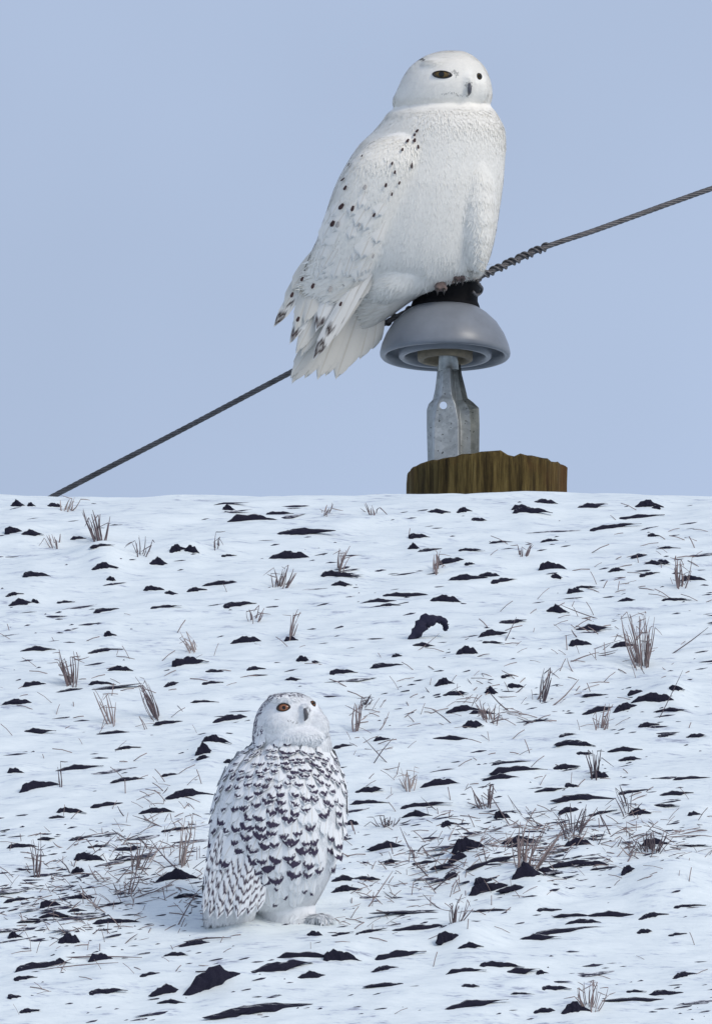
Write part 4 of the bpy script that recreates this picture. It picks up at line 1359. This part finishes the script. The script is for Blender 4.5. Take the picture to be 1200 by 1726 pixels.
TUFTS = [  # base px, count, mean height, spread, lean px, label
    (112, 862, 7, 22, 20, 6, 'low brown tuft of stubble near the crest beside soil clods', 'the low brown crest tuft'),
    (170, 914, 12, 52, 30, -8, 'upright spiky stubble tuft rising over a small snow drift', 'the spiky tuft on its drift'),
    (95, 922, 6, 26, 18, -8, 'short leaning stubble tuft by scattered straw', 'the short leaning tuft'),
    (238, 938, 6, 34, 22, 3, 'row of thin separate upright stalks standing in clean snow', 'the row of thin upright stalks'),
    (366, 925, 4, 30, 8, 2, 'two thin upright stalks with a clod at their foot', 'the two thin upright stalks'),
    (470, 988, 11, 34, 34, 6, 'fan of short pale stubble behind the barred owl', 'the fan of pale stubble'),
    (575, 968, 7, 38, 18, 14, 'stubble stalks leaning out of a dark clod', 'the stalks slanting from a clod'),
    (122, 1155, 13, 54, 22, -8, 'dense pale stubble tuft with a dark foot, ragged at the top', 'the dense dark-footed tuft'),
    (266, 1212, 10, 66, 12, -26, 'slanting bundle of broken stalks bent over one way', 'the slanting bundle of broken stalks'),
    (190, 1218, 6, 54, 20, -14, 'sparse stubble stalks spreading from a dark foot', 'the sparse dark-footed stalks'),
    (330, 1098, 7, 34, 26, -12, 'few leaning stalks behind the blocky soil clod', 'the few leaning stalks'),
    (428, 1048, 5, 28, 22, 4, 'faint short stalks standing apart in open snow', 'the faint short stalks'),
    (490, 1080, 6, 44, 12, 10, 'pale stubble stalks leaning over a looped dark clod', 'the pale stalks over a looped clod'),
    (735, 963, 9, 36, 10, 3, 'compact upright stubble bunch beside a low soil clod', 'the compact upright stubble bunch'),
    (1082, 1122, 18, 80, 36, -6, 'tallest bushy stubble tuft, pale stalks fanned out wide', 'the tallest bushy tuft'),
    (1147, 988, 9, 50, 18, 4, 'thin stubble tuft with dark litter round it', 'the thin tuft ringed by litter'),
    (826, 1218, 10, 34, 34, -10, 'flattened tangle of stubble heaped over a soil clod', 'the flattened stubble tangle'),
    (912, 1180, 5, 56, 14, 10, 'few long bent stalks leaning together like a tripod', 'the tripod of bent stalks'),
    (1010, 1228, 7, 40, 20, 8, 'spreading stubble stalks growing beside a soil ridge', 'the spreading stalks by the ridge'),
    (62, 1475, 7, 62, 14, 0, 'tall thin stalks crossing above litter', 'the tall crossing stalks'),
    (103, 1326, 3, 38, 6, -4, 'pair of stiff dark stalks standing against a soil bank', 'the pair of stiff dark stalks'),
    (230, 1468, 8, 46, 30, 10, 'loose spray of stalks in the littered snow by the barred owl', 'the loose spray of stalks'),
    (306, 1460, 6, 74, 16, 14, 'long stalks leaning toward the barred owl from its back', 'the long stalks behind the owl'),
    (215, 1508, 6, 40, 22, 6, 'short tangled stubble in the dense litter', 'the short tangled stubble'),
    (1002, 1314, 9, 48, 16, -4, 'upright stubble tuft with a dark clod at its foot', 'the upright clod-footed tuft'),
    (690, 1330, 8, 38, 22, -2, 'three-cornered tuft of pale straw beside a soil clod', 'the three-cornered pale tuft'),
    (886, 1490, 16, 76, 60, 22, 'large sprawling heap of stalks leaning over black soil', 'the large sprawling stalk heap'),
    (965, 1410, 12, 46, 46, 2, 'spiky bed of stubble stalks in the dark littered strip', 'the spiky stubble bed'),
    (1095, 1445, 14, 34, 52, -6, 'matted stubble heap lying against a white drift', 'the matted stubble heap'),
    (995, 1700, 12, 44, 36, 4, 'dark upright stubble clump at the foot of the field', 'the dark lowest stubble clump'),
    (770, 1572, 9, 40, 34, 12, 'pale dry grass wisps over a black soil hole', 'the pale dry grass wisps'),
    (650, 1392, 10, 22, 34, -4, 'low tan grass tuft by a small soil lump', 'the low tan grass tuft'),
    (600, 1232, 6, 48, 14, 4, 'stiff pale stalks standing behind the barred owl\'s breast', 'the stiff stalks by the owl\'s breast'),
    (610, 1190, 6, 24, 20, 12, 'short mauve stalk bundle lying near the barred owl\'s head', 'the short mauve stalk bundle'),
    (820, 1360, 7, 40, 26, -8, 'leaning stalks over a round black clod', 'the stalks over a round clod'),
    (555, 1402, 5, 40, 20, 8, 'thin stalks beside the barred owl\'s flank', 'the thin stalks by the owl\'s flank'),
    (1060, 1370, 6, 34, 26, -6, 'small bristling tuft above the matted litter', 'the small bristling tuft'),
    (630, 868, 6, 22, 24, -4, 'brown stubble wisps near the crest behind bare soil', 'the brown crest wisps'),
    (545, 868, 5, 20, 20, 3, 'short thin stubble at the crest of the field', 'the short thin crest stubble'),
    (880, 935, 5, 26, 22, 6, 'sparse faint stubble by scattered soil on the upper field', 'the sparse faint upper stubble'),
]

MARKS = [(t_[0], t_[1] - 0.3 * t_[3], t_[7]) for t_ in TUFTS] + [(465, 1545, 'the barred owl'), (718, 1062, 'the arched clod')]


def beside(px, py):
    """where a thing lies, told by the landmark nearest to it on the ground"""
    d, mx, my, nm = min((math.hypot(px - m[0], 1.8 * (py - m[1])), *m) for m in MARKS)
    rel = 'uphill of' if py < my - 14 else ('downhill of' if py > my + 18 else 'beside')
    far = 'close ' if d < 45 else ('' if d < 100 else ('some way ' if rel != 'beside' else 'loosely '))
    return far + rel + ' ' + nm


# ------------------------------------------------------------------ clods of bare soil
def clod_mesh(i):
    """a shard of turned soil: thick at one point, thinning and bending down to its ends"""
    nx, nr = 18, 9
    pk = random.uniform(-0.6, 0.45); p_, q_ = random.uniform(0.5, 1.2), random.uniform(0.7, 2.4)
    arch = random.uniform(0.0, 0.9); ph = [random.uniform(0, 6.28) for _ in range(8)]
    hump = random.uniform(0, 0.45) * (i % 2)
    V, F = [], []
    for k in range(nx):
        x = -1 + 2 * k / (nx - 1)
        pr = math.sin(math.pi / 2 * (1 + x) / (1 + pk)) ** p_ if x < pk else max(0.0, math.sin(math.pi / 2 * (1 - x) / (1 - pk))) ** q_
        pr *= 1 - hump * (0.5 + 0.5 * math.sin(5.5 * x + ph[0]))
        pr = max(0.035, pr * (1 + 0.14 * math.sin(8 * x + ph[1]) + 0.09 * math.sin(17 * x + ph[2])))
        zc = arch * (0.45 - x * x) + 0.10 * math.sin(6 * x + ph[3])
        yc = 0.35 * math.sin(2.2 * x + ph[4]) + 0.12 * math.sin(7 * x + ph[5])
        for j in range(nr):
            a = 2 * math.pi * j / nr
            jag = 1 + random.uniform(-0.22, 0.22)
            V.append((x + random.uniform(-0.03, 0.03), yc + (0.25 + 0.75 * pr) * math.cos(a) * jag, zc + pr * math.sin(a) * jag))
    for k in range(nx - 1):
        for j in range(nr):
            F.append((k * nr + j, (k + 1) * nr + j, (k + 1) * nr + (j + 1) % nr, k * nr + (j + 1) % nr))
    F.append(tuple(range(nr))); F.append(tuple(range((nx - 1) * nr, nx * nr))[::-1])
    me = mesh('clod_%d' % i, V, F, i % 3 == 0)
    bm = bmesh.new(); bm.from_mesh(me); bmesh.ops.recalc_face_normals(bm, faces=bm.faces[:]); bm.to_mesh(me); bm.free()
    me.materials.append(M_SOIL)
    return me


CM = [clod_mesh(i) for i in range(36)]


def clod_label(w, h, px, py):
    at = beside(px, py)
    if w > 60: return ('long broad dark soil bank ' + at, 'long bare soil banks')
    if h > 17: return ('tall jagged dark soil clod ' + at, 'tall soil clods')
    if w > 36: return ('low elongated dark soil clod ' + at, 'low elongated soil clods')
    if h < 6.5: return ('thin sliver of dark soil ' + at, 'soil slivers')
    return ('small dark soil lump ' + at, 'small soil lumps')


for i, ((p, t, w, hh), (px, py, wp, hp)) in enumerate(zip(CP, CLODS)):
    o = bpy.data.objects.new('soil_clod', CM[(i * 7 + i // 5) % 36]); COL.objects.link(o)
    z = ground_at(p.x, p.y)
    o.location = (p.x, p.y, z - 0.05 * hh)
    az = random.uniform(0.05, 0.70)
    o.scale = (w * random.uniform(0.72, 0.92), max(0.009, w * 0.13), min(hh * random.uniform(0.50, 0.68) + 0.001, 0.5 * w))
    o.rotation_euler = (Matrix.Rotation(math.radians(25), 3, 'X') @ Matrix.Rotation(az, 3, 'Z') @ Matrix.Rotation(random.uniform(-0.12, 0.06), 3, 'Y') @ Matrix.Rotation(random.uniform(-0.2, 0.1), 3, 'X')).to_euler()
    lb, gr = clod_label(wp, hp, px, py)
    tag(o, lb, 'soil clod', gr)
# the arched clod with a gap under it
ap = [(690, 1080), (700, 1070), (708, 1058), (716, 1048), (728, 1045), (738, 1044), (747, 1047), (751, 1056), (750, 1062)]
_, ta = hit_ground(700, 1078)
arc = catmull([W(x, y, ta + 0.002 * i) for i, (x, y) in enumerate(ap)], 3)
rad = np.interp(np.linspace(0, 1, len(arc)), [0, 0.2, 0.45, 0.6, 0.8, 1.0], [4, 11, 12, 6, 6, 4]) * ta / FPX
V, F = tube(arc, list(rad * (1 + 0.18 * np.sin(np.arange(len(arc)) * 2.1))), 12)
V = [v + Vector((random.uniform(-1, 1), random.uniform(-1, 1), random.uniform(-1, 1))) * 0.0012 for v in V]
tag(link('soil_clod', mesh('arched_clod', V, F), M_SOIL), 'arched black soil clod with snow showing under its curl', 'soil clod')

# crumbs too small to tell apart
V, F = [], []
oct_ = [(1, 0, 0), (-1, 0, 0), (0, 1, 0), (0, -1, 0), (0, 0, 1), (0, 0, -1)]
of = [(0, 2, 4), (2, 1, 4), (1, 3, 4), (3, 0, 4), (2, 0, 5), (1, 2, 5), (3, 1, 5), (0, 3, 5)]
for k in range(2600):
    px = random.uniform(-30, 1230); py = 845 + 880 * random.random() ** 0.9
    if k > 2000:
        px, py = random.choice([(random.gauss(900, 150), random.gauss(1435, 32)), (random.gauss(150, 110), random.gauss(1500, 50))])
    dens = (0.6 if k > 2000 else 0.02) + 1.5 * max(0.0, float(vnoise(px / 95.0, py / 42.0)) + 0.22)
    if random.random() > dens: continue
    p, t = hit_ground(px, py)
    z = ground_at(p.x, p.y)
    a = random.uniform(0.15, 0.8); w_ = random.lognormvariate(math.log(8.5), 0.75) * t / FPX; h_ = random.uniform(0.6, 2.0) * t / FPX
    o = len(V)
    for (x, y, zz) in oct_:
        lx_ = x * w_ * random.uniform(0.6, 1.4); ly_ = y * w_ * 0.25
        V.append(Vector((p.x + lx_ * math.cos(a) - ly_ * math.sin(a), p.y + lx_ * math.sin(a) + ly_ * math.cos(a),
                         z + zz * h_ * random.uniform(0.7, 1.3) + 0.45 * (lx_ * math.sin(a) + ly_ * math.cos(a)))))
    F += [tuple(i + o for i in q) for q in of]
crumbs = link('soil_crumbs', mesh('soil_crumbs', V, F, False), M_SOIL)
tag(crumbs, 'fine dark soil crumbs strewn across the snow', 'soil crumbs', kind='stuff')


# ------------------------------------------------------------------ stubble tufts and loose straw
def stalk(p0, p1, r, bend=0.06, n=5):
    d = p1 - p0
    side = Vector((random.uniform(-1, 1), random.uniform(-1, 1), random.uniform(-1, 1))) * d.length * bend
    mid = (p0 + p1) / 2 + side
    pts = [p0, p0.lerp(mid, 0.55) + side * 0.2, mid, mid.lerp(p1, 0.5) + side * 0.15, p1]
    return tube(pts, [r, r * 0.95, r * 0.9, r * 0.7, r * 0.35], n)


for (bx, by, cnt_, hgt, spr, lean, lab, nick) in TUFTS:
    p, t = hit_ground(bx, by)
    s = t / FPX
    parts = []
    for k in range(int(cnt_ * 1.6)):
        u = random.uniform(-1, 1)
        x0 = bx + u * spr * 0.28
        b = W(x0, by, t + random.uniform(-0.03, 0.03))
        b.z = ground_at(b.x, b.y) - 0.008
        hk = hgt * random.uniform(0.55, 1.2)
        pb = to_px(np.array([b]))
        tip = W(pb[0][0] + lean * hk / hgt + u * spr * 0.45 + random.gauss(0, spr * 0.14), pb[1][0] - hk, t + random.uniform(-0.04, 0.04))
        parts.append(stalk(b, tip, random.uniform(0.6, 1.5) * s, 0.07))
        if random.random() < 0.4:       # a broken-over top
            e = tip + RGT * random.uniform(-22, 22) * s - UPV * random.uniform(-6, 16) * s
            parts.append(stalk(tip, e, random.uniform(0.5, 0.9) * s, 0.05))
    V, F = merge(parts)
    o = link('stubble_tuft', mesh('stubble_tuft', V, F), M_STRAW)
    tag(o, lab, 'stubble', 'stubble tufts standing in the snow')

STRAW = [mesh('straw_%d' % i, *merge([stalk(Vector((0, 0, 0)), Vector((1, 0, 0)), 0.022, 0.05)])) for i in range(7)]
for m in STRAW: m.materials.append(M_STRAW)
CLUST = [(880, 1420, 150, 50, 70), (1080, 1420, 110, 45, 34), (760, 1470, 120, 45, 34), (200, 1470, 150, 60, 60), (120, 1540, 110, 60, 26), (300, 1450, 60, 80, 18), (620, 1240, 60, 60, 8), (1000, 1100, 150, 80, 20), (820, 1190, 90, 50, 14), (600, 1100, 600, 200, 40), (600, 1550, 620, 160, 56), (1100, 960, 80, 50, 12), (180, 1180, 140, 60, 14), (640, 1520, 80, 40, 10)]
LONG = [((100, 1625), (240, 1705), 3.0), ((60, 1640), (200, 1712), 2.2), ((310, 1590), (390, 1640), 3.4), ((180, 1545), (130, 1500), 2.4), ((285, 1600), (350, 1630), 2.0), ((620, 1530), (662, 1468), 2.2), ((555, 1535), (608, 1556), 2.2), ((300, 1560), (335, 1500), 2.4), ((850, 1085), (870, 1040), 1.8),
        ((930, 1190), (975, 1145), 2.6), ((905, 1180), (925, 1128), 3.2), ((1110, 1215), (1150, 1130), 1.6), ((760, 1085), (790, 1100), 2.0), ((700, 1100), (740, 1068), 1.4), ((390, 1668), (330, 1665), 6.0), ((400, 1640), (335, 1678), 4.0), ((1080, 1420), (1180, 1430), 2.4), ((1085, 1410), (1180, 1420), 2.2), ((1100, 1400), (1190, 1432), 2.0)]
def put_straw(a, b, wpx, lab, grp):
    pa, ta_ = hit_ground(*a)
    pa.z = ground_at(pa.x, pa.y) - 0.002
    pb = W(b[0], b[1], ta_ + random.uniform(-0.05, 0.05) + max(0, (a[1] - b[1])) * 0.0012)
    pb.z = max(pb.z, ground_at(pb.x, pb.y) + 0.003)
    d = pb - pa; L = d.length
    o = bpy.data.objects.new('straw', random.choice(STRAW)); COL.objects.link(o)
    q = d.to_track_quat('X', 'Z')
    o.location = pa; o.rotation_mode = 'QUATERNION'; o.rotation_quaternion = q
    th = wpx * 0.5 * ta_ / FPX / 0.022
    o.scale = (L, th, th)
    tag(o, lab, 'straw', grp)


for a, b, w_ in LONG:
    put_straw(a, b, w_, 'long stout straw stalk ' + beside(*a), 'long straws')
ns = 0
for (cx, cy, sx, sy, cnt_) in CLUST:
    for k in range(cnt_):
        if ns >= 278: break
        x = cx + random.gauss(0, sx * 0.55); y = cy + random.gauss(0, sy * 0.55)
        if not (5 < x < 1195 and 850 < y < 1715): continue
        if 350 < x < 580 and 1170 < y < 1545: continue
        ang = math.radians(random.choice([random.uniform(10, 70), random.uniform(110, 165), random.uniform(-15, 20)]))
        L = min(85, random.lognormvariate(math.log(30), 0.5))
        put_straw((x, y), (x + L * math.cos(ang), y - abs(L * math.sin(ang)) * 0.85), random.uniform(1.2, 2.6), ('long' if L > 44 else 'short' if L < 28 else 'middling') + ' thin straw ' + ('lying flat ' if abs(math.sin(ang)) < 0.3 else 'sticking up ') + beside(x, y), 'loose straw fragments')
        ns += 1
# finest litter
V, F = [], []
parts = []
for k in range(1100):
    c_ = random.choice(CLUST + CLUST[:6])
    x = c_[0] + random.gauss(0, c_[2] * 0.8); y = c_[1] + random.gauss(0, c_[3] * 0.9)
    if not (0 < x < 1200 and 848 < y < 1722) or (345 < x < 585 and 1170 < y < 1548): continue
    pa, ta_ = hit_ground(x, y); s = ta_ / FPX
    pa.z = ground_at(pa.x, pa.y)
    ang = random.uniform(-0.3, math.pi + 0.3); L = random.uniform(8, 36)
    pb = pa + (RGT * math.cos(ang) * L + UPV * abs(math.sin(ang)) * L * 0.7) * s + FWD * random.uniform(-0.01, 0.03)
    pb.z = max(pb.z, ground_at(pb.x, pb.y) + 0.001)
    parts.append(tube([pa, (pa + pb) / 2 + Vector((0, 0, L * s * 0.05)), pb], random.uniform(0.35, 0.85) * s, 4))
V, F = merge(parts)
tag(link('straw_litter', mesh('straw_litter', V, F), M_STRAW), 'fine broken straw litter scattered over the snow', 'straw litter', kind='stuff')
# the field goes on alike on either side: clods and stalks past the strip seen here, as masses
V, F, SP_ = [], [], []
rb = random.Random(5)
cl_co = [[v.co.copy() for v in m.vertices] for m in CM]; cl_fa = [[tuple(p.vertices) for p in m.polygons] for m in CM]
for k in range(1500):
    x = rb.choice((-1, 1)) * (0.72 + 3.6 * rb.random()) if k % 3 else rb.uniform(-4.3, 4.3)
    y = rb.uniform(73.5, 82.0) if k % 3 else rb.uniform(73.5, 76.9)
    z = ground_at(x, y)
    w_ = rb.lognormvariate(math.log(0.030), 0.45); h_ = w_ * rb.uniform(0.14, 0.34)
    Mx = Matrix.Translation((x, y, z)) @ Matrix.Rotation(math.radians(25), 4, 'X') @ Matrix.Rotation(rb.uniform(0.05, 0.7), 4, 'Z') @ Matrix.Diagonal((w_, max(0.008, w_ * 0.25), h_, 1))
    q = k % 36; o_ = len(V)
    V += [Mx @ c for c in cl_co[q]]; F += [tuple(i + o_ for i in f) for f in cl_fa[q]]
    if k % 2:
        for j in range(rb.randint(1, 5)):
            b = Vector((x + rb.uniform(-0.03, 0.03), y + rb.uniform(-0.05, 0.05), 0)); b.z = ground_at(b.x, b.y) - 0.004
            SP_.append(tube([b, b + Vector((rb.uniform(-0.02, 0.02), rb.uniform(-0.02, 0.02), rb.uniform(0.008, 0.06)))], [0.0014, 0.0006], 4))
tag(link('outlying_clods', mesh('outlying_clods', V, F, False), M_SOIL), 'dark soil clods scattered over the rest of the snowy field', 'soil clods', kind='stuff')
V, F = merge(SP_)
tag(link('outlying_stubble', mesh('outlying_stubble', V, F), M_STRAW), 'sparse straw stubble over the rest of the snowy field', 'stubble', kind='stuff')
by_label = {}
for o in COL.objects:
    if o.name.split('.')[0] in ('soil_clod', 'straw') and o.parent is None:
        by_label.setdefault(o['label'], []).append(o)
for lab, os_ in by_label.items():
    if 2 <= len(os_) <= 6:          # look-alikes at one landmark, told apart by size
        os_.sort(key=lambda o: -o.scale.x)
        words = {2: ['larger', 'smaller'], 3: ['largest', 'medium', 'smallest'], 4: ['largest', 'second largest', 'third largest', 'smallest'], 5: ['largest', 'second largest', 'third largest', 'fourth largest', 'smallest'], 6: ['largest', 'second largest', 'third largest', 'fourth largest', 'fifth largest', 'smallest']}[len(os_)]
        for o, w_ in zip(os_, words): o['label'] = w_ + ' ' + lab

bpy.context.view_layer.update()
